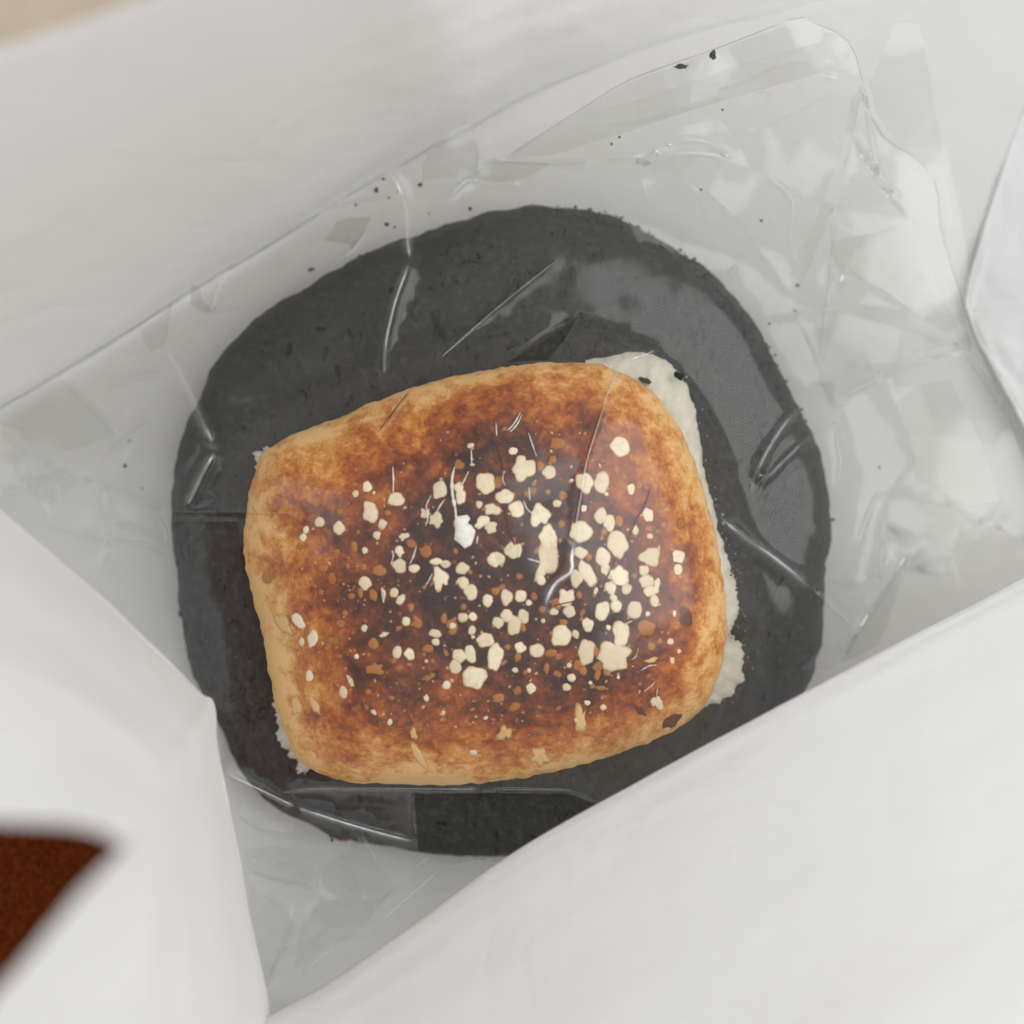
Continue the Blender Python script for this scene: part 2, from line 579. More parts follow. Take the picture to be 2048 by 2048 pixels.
class Round:
    """Closed outline as radius over angle about a centre."""

    def __init__(self, px, z, cpx):
        self.c = P(cpx[0], cpx[1], z)
        w = np.array([np.array(P(u, v, z)) - np.array(self.c) for u, v in px])
        w = spline(w, 6, closed=True)
        th = np.arctan2(w[:, 1], w[:, 0])
        r = np.hypot(w[:, 0], w[:, 1])
        o = np.argsort(th)
        th, r = th[o], r[o]
        self.th = np.concatenate([th - 2 * math.pi, th, th + 2 * math.pi])
        self.r = np.concatenate([r, r, r])

    def R(self, a):
        return float(np.interp(a, self.th, self.r))

    def s(self, x, y):
        dx, dy = x - self.c.x, y - self.c.y
        a = math.atan2(dy, dx)
        R = self.R(a)
        return math.hypot(dx, dy) / R, R, a


BK = Round(BLACK_PX, 0.014, (1000, 1060))
GD = Round(GOLD_PX, 0.029, (978, 1150))
BK_BASE, BK_H = 0.011, 0.0110
GD_BASE, GD_H = 0.0275, 0.0155


def black_lumps(x, y):
    return 0.0005 * noise.noise(Vector((x * 55, y * 55, 1.0))) + 0.00022 * noise.noise(Vector((x * 210, y * 120, 4.0)))


def black_z(x, y):
    s, R, a = BK.s(x, y)
    s = min(s, 1.0)
    return BK_BASE + BK_H * (max(0.0, 1 - s ** 9)) ** 0.5 + black_lumps(x, y) * (1 - s ** 8) - 0.001 * s * s


def gold_lumps(x, y):
    return 0.00045 * noise.noise(Vector((x * 70, y * 70, 9.0))) + 0.00016 * noise.noise(Vector((x * 260, y * 260, 2.0)))


def gold_prof(s):
    return GD_BASE + GD_H * (max(0.0, 1 - s ** 2.4)) ** 0.58


def gold_z(x, y):
    s, R, a = GD.s(x, y)
    s = min(s, 1.0)
    return gold_prof(s) + gold_lumps(x, y) * (1 - s ** 6)


def on(zf, u, v, z0):
    z = z0
    for _ in range(7):
        p = P(u, v, z)
        z = zf(p.x, p.y)
    return P(u, v, z)


def radial_mesh(rd, zf, rings, nang, low, rough_edge=0.0, seed=0.0):
    """Dome of rings plus an undercut down to the base."""
    vv, info = [], []
    for s in rings:
        for k in range(nang):
            a = -math.pi + 2 * math.pi * k / nang
            R = rd.R(a)
            e = 0.0
            if rough_edge:
                e = rough_edge * (s ** 8) * noise.fractal(Vector((math.cos(a) * 14, math.sin(a) * 14, seed)), 0.8, 2.0, 5)
            x = rd.c.x + math.cos(a) * (R * s + e)
            y = rd.c.y + math.sin(a) * (R * s + e)
            z = zf(rd.c.x + math.cos(a) * R * s, rd.c.y + math.sin(a) * R * s)
            vv.append(Vector((x, y, z)))
            info.append((s, a))
    for (s, z) in low:
        for k in range(nang):
            a = -math.pi + 2 * math.pi * k / nang
            R = rd.R(a)
            e = rough_edge * noise.fractal(Vector((math.cos(a) * 14, math.sin(a) * 14, seed + z * 200)), 0.8, 2.0, 5)
            vv.append(Vector((rd.c.x + math.cos(a) * (R * s + e), rd.c.y + math.sin(a) * (R * s + e), z)))
            info.append((1.0 + (1 - s), a))
    n = len(rings) + len(low)
    ff = []
    for i in range(n - 1):
        for k in range(nang):
            k2 = (k + 1) % nang
            ff.append((i * nang + k, (i + 1) * nang + k, (i + 1) * nang + k2, i * nang + k2))
    ff.append(tuple(range(nang)))
    ff.append(tuple(reversed([(n - 1) * nang + k for k in range(nang)])))
    return vv, ff, info


# ---- black bread
bb = empty("black_bread", (BK.c.x, BK.c.y, 0.0014), "round flat black charcoal bread lying under the golden square bread", "bread")
rings = [0.004] + list(np.linspace(0.06, 0.86, 34)) + list(1 - 0.14 * (1 - np.linspace(0, 1, 22)[1:]) ** 1.8)
vv, ff, info = radial_mesh(BK, black_z, rings, 420, [(1.0, 0.0075), (0.985, 0.005), (0.95, 0.0028), (0.90, 0.0018)],
                           0.00045, 5.0)
side = [min(1.0, max(0.0, (s - 0.955) / 0.03)) for s, a in info]
obj("crust", vv, ff, M_BLACK, bb, attrs={'side': side})


def surf_patch(name, zf, z0, outline, mat, parent, lift=0.0002, dome=0.0002, centre=None):
    """Slightly domed patch that follows the surface, outline in picture positions."""
    n = len(outline)
    cu = sum(p[0] for p in outline) / n
    cv = sum(p[1] for p in outline) / n
    if centre:
        cu, cv = centre
    vv, rim = [], []
    for f, l, r in ((1.0, -0.00006, 1.0), (0.8, lift, 0.45), (0.45, lift + dome * 0.7, 0.0)):
        for (u, v) in outline:
            p = on(zf, cu + (u - cu) * f, cv + (v - cv) * f, z0)
            vv.append(p + Vector((0, 0, l)))
            rim.append(r)
    vv.append(on(zf, cu, cv, z0) + Vector((0, 0, lift + dome)))
    rim.append(0.0)
    ff = []
    for i in range(2):
        for k in range(n):
            k2 = (k + 1) % n
            ff.append((i * n + k, (i + 1) * n + k, (i + 1) * n + k2, i * n + k2))
    for k in range(n):
        ff.append((2 * n + k, 3 * n, 2 * n + (k + 1) % n))
    # outlines run clockwise in the picture: face them up
    ff = [tuple(reversed(f)) for f in ff]
    o = obj(name, vv, ff, mat, parent, attrs={'rim': rim})
    return o


def blob(u, v, rx, ry, ang=0.0, irr=0.12, n=14):
    ph = random.uniform(0, 50)
    out = []
    ca, sa = math.cos(ang), math.sin(ang)
    for k in range(n):
        a = 2 * math.pi * k / n
        r = 1 + irr * 2.2 * noise.noise(Vector((math.cos(a) * 1.3, math.sin(a) * 1.3, ph)))
        x, y = rx * r * math.cos(a), ry * r * math.sin(a)
        out.append((u + x * ca - y * sa, v + x * sa + y * ca))
    return out


# dark holes and scars in the black crust
for (u, v, rx, ry, an, ir) in ((354, 1085, 4, 6, 0, .2), (355, 1127, 4.5, 8, 0, .25), (363, 1198, 6, 9, -.2, .25),
                               (362, 1228, 5, 7, 0, .25), (371, 1253, 4.5, 9, -.4, .25), (873, 645, 9, 16, -.5, .4),
                               (884, 665, 6, 18, -.4, .45), (651, 706, 6, 15, .2, .5), (675, 738, 7, 15, 0, .5),
                               (862, 577, 6, 5, 0, .4), (1290, 757, 12, 7, .2, .4), (1568, 1235, 8, 5, .5, .3),
                               (1474, 1268, 15, 13, 0, .3), (1337, 1500, 5, 20, -.7, .3), (1411, 1455, 3, 10, .1, .3),
                               (1525, 730, 14, 5, -.5, .5), (1500, 712, 8, 4, -.4, .5), (1556, 800, 12, 4, -.2, .5),
                               (1530, 850, 9, 4, -.2, .5), (1596, 930, 16, 5, -.3, .5), (1600, 905, 6, 8, 0, .5),
                               (1603, 960, 3, 12, -.4, .4), (560, 610, 9, 5, .3, .5), (520, 655, 5, 9, .2, .5),
                               (620, 540, 8, 4, -.3, .5), (1240, 560, 6, 10, .5, .5), (1330, 600, 5, 8, .3, .5)):
    surf_patch("pit", black_z, 0.021, blob(u, v, rx, ry, an, ir, 12), M_PIT, bb, 0.00012, -0.00005)

# torn crumb fringe along the rim
vv, ff = [], []
for k in range(300):
    if random.random() < 0.75:
        a = random.gauss(1.0, 0.30)
    else:
        a = random.uniform(-math.pi, math.pi)
    R = BK.R(((a + math.pi) % (2 * math.pi)) - math.pi)
    s = random.uniform(0.955, 1.002)
    x, y = BK.c.x + math.cos(a) * R * s, BK.c.y + math.sin(a) * R * s
    z = black_z(x, y) if s < 0.995 else random.uniform(0.009, 0.014)
    r = random.uniform(0.00012, 0.00045)
    b = len(vv)
    for q in ((1, 0, 0), (-1, 0, 0), (0, 1, 0), (0, -1, 0), (0, 0, 1), (0, 0, -1)):
        vv.append(Vector((x, y, z)) + Vector(q) * r * random.uniform(0.5, 1.5))
    for t in ((0, 2, 4), (2, 1, 4), (1, 3, 4), (3, 0, 4), (2, 0, 5), (1, 2, 5), (3, 1, 5), (0, 3, 5)):
        ff.append(tuple(b + i for i in t))
fr = obj("crumb_fringe", vv, ff, M_CRUMB, bb, smooth=False)
fr['kind'] = 'stuff'

# ---- golden bread
gb = empty("golden_bread", (GD.c.x, GD.c.y, 0.021), "golden brown square toasted bread with pale blisters on top of the black bread", "bread")
rings = [0.004] + list(np.linspace(0.04, 0.80, 46)) + list(1 - 0.2 * (1 - np.linspace(0, 1, 30)[1:]) ** 1.8)
vv, ff, info = radial_mesh(GD, gold_z, rings, 420, [(1.0, 0.0265), (0.985, 0.0245), (0.96, 0.0225), (0.93, 0.0205)],
                           0.0004, 2.0)


def smooth01(x):
    x = min(1.0, max(0.0, x))
    return x * x * (3 - 2 * x)


toast = []
for p, (s, a) in zip(vv, info):
    u, v = unP(p.x, p.y, p.z)
    d = math.hypot((u - 1050) / 500.0, (v - 1160) / 340.0)
    core = smooth01((1.25 - d) / 1.0)
    e = smooth01((1.0 - s) / 0.16)
    e2 = smooth01((1.0 - s) / 0.42)
    toast.append(0.02 + 0.22 * e + 0.30 * e2 + 0.42 * core * e2)
obj("crust", vv, ff, M_GOLD, gb, attrs={'toast': toast})

SP_A = [(945, 1018, 33, 42), (858, 1067, 22, 27), (995, 1060, 10, 12), (1160, 1113, 55, 52), (972, 1203, 56, 72, -.2),
        (1057, 1295, 30, 36), (1015, 1375, 28, 30), (738, 1325, 38, 46), (592, 1280, 33, 40), (490, 1337, 22, 28),
        (468, 1392, 22, 30), (1485, 1042, 52, 62), (1627, 1022, 32, 38), (1640, 1095, 38, 52), (1827, 988, 70, 72),
        (1777, 1148, 25, 25), (1455, 1260, 50, 45, 0, .3), (1378, 1207, 32, 35, 0, .35), (1870, 1185, 55, 42, .2, .2),
        (1800, 1275, 55, 32, -.6, .25), (1865, 1315, 45, 40, 0, .2), (1215, 1388, 35, 25, -.4, .3),
        (927, 1490, 20, 25), (1185, 1605, 50, 52), (1290, 1622, 40, 32), (1455, 1575, 45, 25), (1525, 1590, 35, 30),
        (1655, 1625, 45, 40), (1490, 1705, 60, 66, 0, .4), (1655, 1725, 45, 35, 0, .3), (1718, 1800, 48, 58),
        (1840, 1862, 40, 44), (1890, 1555, 50, 50), (933, 1732, 44, 46), (1143, 1803, 32, 32), (1195, 1855, 26, 42, .5),
        (1065, 1820, 16, 42, -.1, .3), (1715, 710, 25, 20), (1725, 852, 20, 10), (1190, 1500, 28, 35, 0, .3)]
SP_B = [(967, 715, 70, 70), (173, 750, 32, 28), (250, 885, 78, 85, 0, .25), (230, 815, 36, 30), (438, 912, 48, 48),
        (700, 985, 58, 78, -.5), (828, 982, 52, 72), (1048, 1035, 28, 42), (865, 1070, 14, 16), (605, 970, 15, 15),
        (110, 1085, 64, 50), (200, 1185, 55, 60), (370, 1235, 75, 68, .3, .3), (500, 1140, 30, 28), (697, 1180, 22, 25),
        (822, 1230, 42, 58), (885, 1285, 45, 60), (1175, 1225, 40, 52), (1078, 1335, 25, 35), (1188, 1385, 22, 20),
        (432, 1390, 60, 80, 0, .25), (672, 1350, 75, 78), (955, 1445, 70, 92), (155, 1485, 60, 50, 0, .2),
        (210, 1490, 28, 50), (50, 1550, 60, 50), (430, 1560, 78, 140, .25, .3), (380, 1710, 35, 35), (672, 1503, 48, 42),
        (845, 1535, 52, 65), (860, 1630, 38, 38), (725, 1665, 45, 100, -.45, .15), (785, 1790, 15, 25),
        (640, 1697, 44, 58), (955, 1680, 75, 62, 0, .25), (895, 1765, 42, 45), (1015, 1775, 35, 40),
        (1185, 1540, 66, 76, .5, .22), (1145, 1635, 35, 38), (1400, 1535, 44, 45), (1398, 1632, 33, 38),
        (1165, 1720, 55, 45), (1243, 1735, 22, 40), (1192, 1790, 53, 38), (1222, 1862, 32, 40), (122, 1838, 42, 52),
        (230, 1830, 45, 40), (288, 1880, 22, 22), (570, 1832, 55, 60, 0, .2), (918, 1845, 25, 32), (938, 1905, 42, 42)]
SP_D = [(475, 535, 30, 28), (590, 530, 46, 45), (832, 525, 53, 75), (1075, 518, 50, 62), (1172, 550, 16, 20),
        (730, 632, 38, 52), (125, 560, 45, 46), (253, 565, 42, 48), (60, 615, 40, 40), (180, 640, 52, 68),
        (525, 710, 66, 82), (635, 700, 26, 32), (985, 690, 62, 90, .15, .2), (880, 650, 18, 20), (395, 600, 15, 15),
        (225, 800, 40, 40), (350, 822, 52, 50), (40, 870, 52, 97), (720, 830, 60, 88, .1), (925, 865, 118, 90, .1, .25),
        (587, 930, 20, 20), (187, 968, 22, 18), (290, 970, 15, 17), (607, 1020, 30, 30), (305, 1103, 34, 36),
        (567, 1093, 30, 28), (722, 1210, 24, 18), (745, 1062, 14, 14), (840, 1245, 22, 22), (1240, 1212, 50, 45, 0, .3),
        (1340, 755, 22, 24), (1405, 828, 14, 18), (1355, 895, 18, 24), (1370, 545, 14, 22), (955, 1020, 12, 12),
        (640, 1340, 14, 18), (5, 745, 18, 38)]
SP_C = [(1450, 695, 42, 30), (1455, 757, 30, 28), (1578, 638, 24, 24), (1655, 573, 38, 34), (1730, 568, 32, 30),
        (1722, 675, 26, 34), (1730, 720, 14, 14), (1815, 745, 64, 52), (1630, 860, 55, 46, .6), (1713, 843, 42, 60),
        (1600, 945, 40, 52), (1735, 1015, 84, 84), (1168, 833, 32, 42), (1258, 850, 38, 46, -.5), (1385, 900, 13, 14),
        (1535, 1080, 32, 30), (925, 655, 22, 25), (1235, 605, 32, 30), (1065, 705, 34, 16, -.4, .35),
        (435, 603, 36, 68, -.6), (540, 735, 36, 62), (458, 755, 20, 32), (515, 1015, 28, 42, -.2), (770, 1130, 28, 45),
        (865, 865, 18, 20), (815, 1040, 18, 52, -.4, .35), (995, 1280, 16, 24, -.8), (1112, 1352, 20, 22),
        (1735, 1578, 30, 20), (1825, 1322, 16, 14), (1510, 1285, 16, 16), (1385, 1175, 18, 22)]
AM_A = [(740, 1200, 22, 20), (1100, 1210, 25, 20), (445, 1460, 22, 22), (1035, 1640, 50, 42), (850, 1460, 25, 40),
        (680, 1700, 30, 50), (605, 1800, 20, 25), (830, 1830, 25, 25), (895, 1800, 20, 40), (990, 1820, 30, 45),
        (620, 1620, 36, 30), (720, 1500, 26, 22), (800, 1605, 14, 22), (920, 1610, 24, 28), (195, 1690, 28, 50, -.3),
        (1260, 870, 26, 20), (525, 990, 30, 24), (1110, 1060, 14, 18), (1380, 1500, 40, 50)]
AM_B = [(1283, 1150, 28, 30), (1420, 1290, 32, 40), (1285, 1295, 24, 25), (540, 1080, 30, 34), (430, 1055, 22, 20),
        (470, 810, 28, 26), (505, 690, 60, 40), (1110, 1000, 26, 36), (995, 945, 24, 24), (960, 1270, 34, 40),
        (845, 1350, 24, 30), (735, 1540, 24, 26), (530, 1290, 26, 30), (40, 1790, 34, 30), (325, 1830, 24, 34),
        (660, 1820, 22, 30), (1500, 1420, 14, 22)]
AM_D = [(1200, 790, 28, 35), (1530, 420, 15, 18), (420, 950, 22, 40), (455, 840, 50, 30), (65, 1175, 45, 35),
        (180, 1240, 48, 32, -.5), (690, 970, 34, 34), (800, 1000, 22, 38), (130, 795, 22, 20), (205, 870, 24, 34),
        (790, 830, 20, 40), (245, 650, 22, 34), (545, 610, 34, 24), (1165, 655, 66, 58), (870, 985, 30, 24),
        (820, 1100, 44, 18, .1), (260, 985, 14, 20)]
AM_C = [(1395, 810, 42, 32), (690, 750, 50, 32, .3), (1515, 585, 25, 40), (1320, 610, 44, 36, 0, .35), (750, 620, 35, 28),
        (1580, 680, 34, 24), (1395, 1025, 28, 24), (955, 1130, 24, 24), (1000, 960, 60, 46, 0, .4), (640, 540, 22, 22),
        (780, 545, 22, 22), (1660, 500, 24, 26), (1430, 900, 22, 16), (990, 770, 40, 40), (1270, 500, 24, 30)]
CH = [(1455 + 0, 570, 50, 70), (1345, 1348, 86, 40, -.7), (1110, 1260, 44, 26, .8, .35)]
TAN_C = [(315, 620, 42, 100, -.55, .2), (1320, 1590, 34, 92, -.5, .3), (1290, 1440, 24, 55, -.2, .3),
         (560, 1230, 24, 70, -.5, .25), (420, 1240, 34, 80, -.2, .3)]
TAN_D = [(690, 1310, 44, 80, .1, .4), (370, 1610, 70, 60, .2, .4), (1500, 1170, 60, 16, -.5, .25), (1195, 895, 55, 20, -.25, .25),
         (110, 1440, 50, 60, 0, .4)]


def spots(lst, ox, oy, name, mat, lift, dome):
    for t in lst:
        zx, zy, rx, ry = t[:4]
        an = t[4] if len(t) > 4 else random.uniform(-.3, .3)
        ir = (t[5] if len(t) > 5 else 0.10) + 0.05
        k = 0.26915
        grow = 1.16
        surf_patch(name, gold_z, 0.040, blob(ox + zx * k, oy + zy * k, rx * k * grow, ry * k * grow, an, ir,
                                             24 if rx > 40 else 16), mat, gb, lift, dome)


for lst, ox, oy in ((CH, 980, 1080),):
    spots(lst, ox, oy, "dark_blister", M_CHAR, 0.00010, 0.0001)
for lst, ox, oy in ((TAN_C, 480, 1080), (TAN_D, 980, 1080)):
    spots(lst, ox, oy, "tan_patch", M_TAN, 0.00010, 0.0001)
for lst, ox, oy in ((AM_A, 480, 700), (AM_B, 980, 700), (AM_D, 980, 1080), (AM_C, 480, 1080)):
    spots(lst, ox, oy, "amber_blister", M_AMBER, 0.00010, 0.0001)
for lst, ox, oy in ((SP_A, 480, 700), (SP_B, 980, 700), (SP_D, 980, 1080), (SP_C, 480, 1080)):
    spots(lst, ox, oy, "pale_blister", M_PALE, 0.00010, 0.00006)

# white torn flake on the crust and thin pale strands
ka = 0.26915
fk = [(1590, 1270), (1600, 1235), (1640, 1230), (1690, 1222), (1712, 1250), (1690, 1285), (1720, 1300), (1752, 1345), (1740, 1400),
      (1720, 1450), (1670, 1478), (1630, 1440), (1590, 1410), (1598, 1340)]
surf_patch("white_flake", gold_z, 0.040, [(480 + x * ka, 700 + y * ka) for x, y in fk], M_FLOUR, gb, 0.0004, 0.0003)


def strand(pts, ox, oy, wd, name="pale_strand", mat=None, hz=0.0005):
    q = spline(np.array([(ox + x * ka, oy + y * ka) for x, y in pts]), 5)
    vv, ff = [], []
    n = len(q)
    for i in range(n):
        d = q[min(i + 1, n - 1)] - q[max(i - 1, 0)]
        d = d / (np.hypot(*d) + 1e-9)
        ww = wd * (0.35 + 0.65 * math.sin(math.pi * (i + 0.5) / n)) * random.uniform(0.6, 1.3)
        a = on(gold_z, q[i][0] - d[1] * ww, q[i][1] + d[0] * ww, 0.04)
        b = on(gold_z, q[i][0] + d[1] * ww, q[i][1] - d[0] * ww, 0.04)
        c = on(gold_z, q[i][0], q[i][1], 0.04)
        vv += [a + Vector((0, 0, .0001)), c + Vector((0, 0, hz)), b + Vector((0, 0, .0001))]
    for i in range(n - 1):
        for j in range(2):
            ff.append((3 * i + j, 3 * i + j + 1, 3 * i + j + 4, 3 * i + j + 3))
    obj(name, vv, ff, mat or M_FLOUR, gb)


for pts in ([(1595, 870), (1575, 960), (1580, 1080), (1600, 1180), (1605, 1260)], [(1135, 870), (1140, 960), (1138, 1060)],
            [(1420, 1080), (1385, 1160), (1395, 1250), (1380, 1310)], [(1520, 1110), (1480, 1170), (1450, 1230)],
            [(1700, 900), (1660, 980), (1640, 1010)], [(1718, 730), (1722, 850)],
            [(1310, 1460), (1290, 1530), (1262, 1590)], [(1130, 1490), (1140, 1530), (1122, 1590)],
            [(1430, 1660), (1400, 1720), (1378, 1745)], [(1765, 1380), (1760, 1440)], [(1065, 1780), (1075, 1830), (1062, 1870)]):
    strand(pts, 480, 700, 3.2 if pts[0][0] == 1595 else 1.5)
for pts in ([(285, 615), (310, 690), (345, 790)], [(130, 600), (180, 545), (225, 465)], [(150, 610), (200, 555), (238, 480)],
            [(290, 1020), (295, 1115)], [(45, 545), (50, 640)], [(280, 1550), (330, 1565), (380, 1580)],
            [(250, 1120), (275, 1180), (320, 1220)], [(105, 900), (95, 960), (115, 1010)]):
    strand(pts, 980, 700, 1.4)
for pts in ([(1100, 800), (1085, 860), (1050, 890)], [(1120, 970), (1180, 935), (1240, 930)], [(1150, 1120), (1200, 1080), (1225, 1050)],
            [(1245, 1090), (1235, 1180)], [(1060, 600), (1010, 620)], [(880, 200), (930, 320), (1020, 330)]):
    strand(pts, 980, 1080, 1.2)

# pale dough squeezed out at the right side
RIM_OUT = Q([(1105, 676), (1150, 668), (1200, 661), (1242, 668), (1272, 690), (1297, 722), (1310, 760), (1317, 800), (1326, 860), (1337, 910),
             (1348, 950), (1358, 990), (1368, 1030), (1380, 1070), (1390, 1110), (1396, 1150), (1388, 1180), (1392, 1200),
             (1408, 1225), (1408, 1265), (1395, 1300), (1370, 1322), (1340, 1334), (1300, 1340)])
RIM_IN = Q([(1100, 760), (1140, 760), (1180, 770), (1210, 790), (1230, 810), (1250, 840), (1265, 870), (1275, 900), (1285, 940), (1292, 970),
            (1298, 1000), (1304, 1030), (1310, 1060), (1318, 1090), (1322, 1120), (1324, 1150), (1324, 1180), (1324, 1200),
            (1322, 1220), (1320, 1240), (1310, 1260), (1300, 1275), (1280, 1285), (1250, 1290)])


def f_edge(i, n):
    return min(1.0, 4.0 * i / n) * 0.8


def dough(rout, rin, name, hz, nsub=6, jag=5.0):
    a = spline(np.array(rout), nsub * 2)
    b = spline(np.array(rin), nsub * 2)
    vv, ff = [], []
    m = 9
    for i in range(len(a)):
        d = a[i] - b[i]
        L = np.hypot(*d)
        d = d / L
        e = jag * 1.5 * noise.fractal(Vector((i * 0.16, 3.3, 0)), 0.8, 2.0, 4) * (0.4 + f_edge(i, len(a)))
        for j in range(m):
            f = j / (m - 1)
            q = b[i] + d * (L * f + e * f ** 3)
            zt = on(black_z, q[0], q[1], 0.021).z
            bul = math.sqrt(max(0.0, 1 - f ** 3.0))
            z = zt - 0.0006 + (hz * bul) + 0.0004 * noise.noise(Vector((q[0] * 0.06, q[1] * 0.06, 0))) * bul
            vv.append(P(q[0], q[1], z))
    for i in range(len(a) - 1):
        for j in range(m - 1):
            k = i * m + j
            ff.append((k, k + 1, k + m + 1, k + m))
    return obj(name, vv, ff, M_DOUGH, gb)


dough(RIM_OUT, RIM_IN, "dough_rim", 0.0034)
dough(Q([(517, 1285), (512, 1310), (520, 1340), (522, 1370), (528, 1400), (545, 1425), (560, 1450), (575, 1460)]),
      Q([(560, 1290), (565, 1310), (570, 1340), (575, 1360), (580, 1380), (590, 1400), (605, 1415), (615, 1420)]), "dough_rim", 0.0035, 6, 9.0)
dough(Q([(482, 890), (478, 868), (480, 852), (492, 850), (505, 842)]), Q([(520, 900), (520, 885), (525, 875), (532, 870), (540, 865)]),
      "dough_rim", 0.0035, 6, 7.0)

# airy flecks torn along the outer edge of the dough, and black flakes stuck in it
vv, ff = [], []
ro = spline(np.array(RIM_OUT), 12)
for k in range(80):
    i = int(random.triangular(20, len(ro) - 1, len(ro) * 0.6))
    q = ro[i] + np.array([random.gauss(3, 9), random.gauss(0, 6)])
    p = on(black_z, q[0], q[1], 0.021)
    r = random.uniform(0.00006, 0.00024)
    b = len(vv)
    for t in ((1, 0, 0), (-1, 0, 0), (0, 1, 0), (0, -1, 0), (0, 0, 1), (0, 0, -1)):
        vv.append(p + Vector((0, 0, 0.0003)) + Vector(t) * r * random.uniform(0.4, 1.6))
    for t in ((0, 2, 4), (2, 1, 4), (1, 3, 4), (3, 0, 4), (2, 0, 5), (1, 2, 5), (3, 1, 5), (0, 3, 5)):
        ff.append(tuple(b + j for j in t))
fl_ = obj("dough_flecks", vv, ff, mat_simple("grey_dough", (0.16, 0.155, 0.135), (0.38, 0.365, 0.31), 900), gb, smooth=False)
fl_['kind'] = 'stuff'
for (u, v, rx, ry, an) in ((1292, 760, 13, 6, .3), (1357, 751, 9, 9, 0), (1478, 1268, 15, 13, 0), (1383, 1180, 3, 3, 0), (1466, 1110, 3, 4, 0),
                           (1473, 1180, 3, 2, 0), (1462, 1150, 2.5, 2.5, 0)):
    surf_patch("black_flake", lambda x, y: black_z(x, y) + 0.0034, 0.024, blob(u, v, rx, ry, an, .35, 12), M_PIT, gb, 0.0003, 0.0002)

# dark slits in the crust
M_SLIT = mat_simple("score_slit", (0.045, 0.009, 0.003), (0.15, 0.032, 0.008), 900, 0.6)
for pts, wd in (([(20, 640), (60, 740), (90, 850), (110, 1000)], 2.4), ([(105, 1150), (130, 1270), (150, 1370), (185, 1450)], 3.6),
                ([(1190, 1030), (1150, 1150), (1090, 1260), (1020, 1420)], 2.6), ([(950, 1540), (900, 1620), (820, 1800)], 1.8),
                ([(850, 400), (790, 560), (740, 720), (715, 860)], 1.6), ([(680, 1040), (655, 1180), (630, 1290)], 2.6),
                ([(420, 1915), (560, 1880), (680, 1860), (770, 1850)], 1.8), ([(600, 1480), (520, 1640), (430, 1820)], 2.4)):
    strand(pts, 980, 700, wd, "score_slit", M_SLIT, 0.0003)
strand([(1270, 290), (1160, 430), (1040, 590)], 480, 700, 1.1, "score_slit", M_SLIT, 0.0003)

# ------------------------------------------------------------------ clear film packet
film = empty("clear_film_packet", (0, 0, 0.003), "crinkled clear plastic film packet wrapped round both breads", "plastic film")

OUT_TOP = Q([(-90, 818), (0, 768), (90, 715), (180, 660), (270, 607), (360, 552), (450, 497), (540, 440), (630, 385), (720, 330), (746, 318),
             (800, 285), (884, 228), (900, 272), (912, 302), (945, 300), (1040, 240), (1110, 196), (1180, 153), (1260, 122), (1345, 93),
             (1430, 60), (1508, 31), (1550, 48), (1590, 66), (1612, 95), (1622, 130), (1630, 158), (1642, 215), (1672, 262), (1710, 285),
             (1745, 312), (1768, 350), (1776, 430), (1790, 480), (1812, 550), (1840, 640), (1880, 730), (1930, 850), (1975, 960),
             (2010, 1080), (2000, 1200), (1850, 1400), (1500, 1650), (1150, 1850), (850, 1980), (520, 1990), (440, 1800), (395, 1500),
             (200, 1330), (0, 1150), (-90, 1060)])

CTRL = [(0, 800, .007), (300, 640, .008), (540, 500, .010), (760, 370, .013), (930, 260, .017), (1000, 330, .012), (1200, 180, .022),
        (1370, 120, .028), (1590, 40, .034), (1690, 120, .030), (1500, 250, .022), (1700, 300, .016), (1850, 360, .012),
        (1600, 600, .012), (1880, 560, .010), (1935, 694, .013), (1700, 800, .010), (1850, 900, .009), (2050, 950, .008),
        (1950, 1150, .008), (1800, 1150, .012), (1720, 1280, .011), (1700, 1500, .010), (1400, 1800, .010), (900, 1850, .011),
        (650, 1850, .012), (560, 1700, .010), (500, 1950, .008), (150, 950, .010), (60, 1060, .009), (250, 1150, .011), (230, 850, .008),
        (340, 700, .013)]
CT = np.array(CTRL)


def idw(u, v):
    d2 = (CT[:, 0] - u) ** 2 + (CT[:, 1] - v) ** 2 + 900.0
    ww = 1.0 / d2 ** 1.6
    return float((ww * CT[:, 2]).sum() / ww.sum())


def film_base(u, v):
    z = 0.02
    zo = idw(u, v)
    for _ in range(4):
        p = P(u, v, z)
        s, R, a = BK.s(p.x, p.y)
        D = max(0.0, (s - 0.965) * R)
        zk = (BK_BASE + BK_H * (max(0.0, 1 - min(s, .965) ** 9)) ** 0.5) + 0.0012 - 0.75 * D
        s2, R2, a2 = GD.s(p.x, p.y)
        D2 = max(0.0, (s2 - 0.93) * R2)
        zg = (gold_z(p.x, p.y) if s2 < 0.93 else gold_prof(0.93)) + 0.0011 - 1.0 * D2
        zz = sorted((zk, zg, zo))
        k = 0.0016
        hi, mid = zz[2], zz[1]
        h = max(0.0, k - (hi - mid)) / k
        z = hi + h * h * k * 0.25
    return z, s, s2


# creases: points, half width px, height m, whitening with painted glint, sharp
def C2(pts):
    return [(a, b) for a, b in pts]


def z1(pts):
    return [(x * .3209, 500 + y * .3209) for x, y in pts]


def z4(pts):
    return [(1428 + x * .3209, 500 + y * .3209) for x, y in pts]


def z3(pts):
    return [(1200 + x * .3209, y * .3209) for x, y in pts]


def z2(pts):
    return [(600 + x * .3209, 180 + y * .3209) for x, y in pts]


def z5(pts):
    return [(1300 + x * .3209, 1000 + y * .3209) for x, y in pts]


def z6(pts):
    return [(380 + x * .3209, 1428 + y * .3209) for x, y in pts]


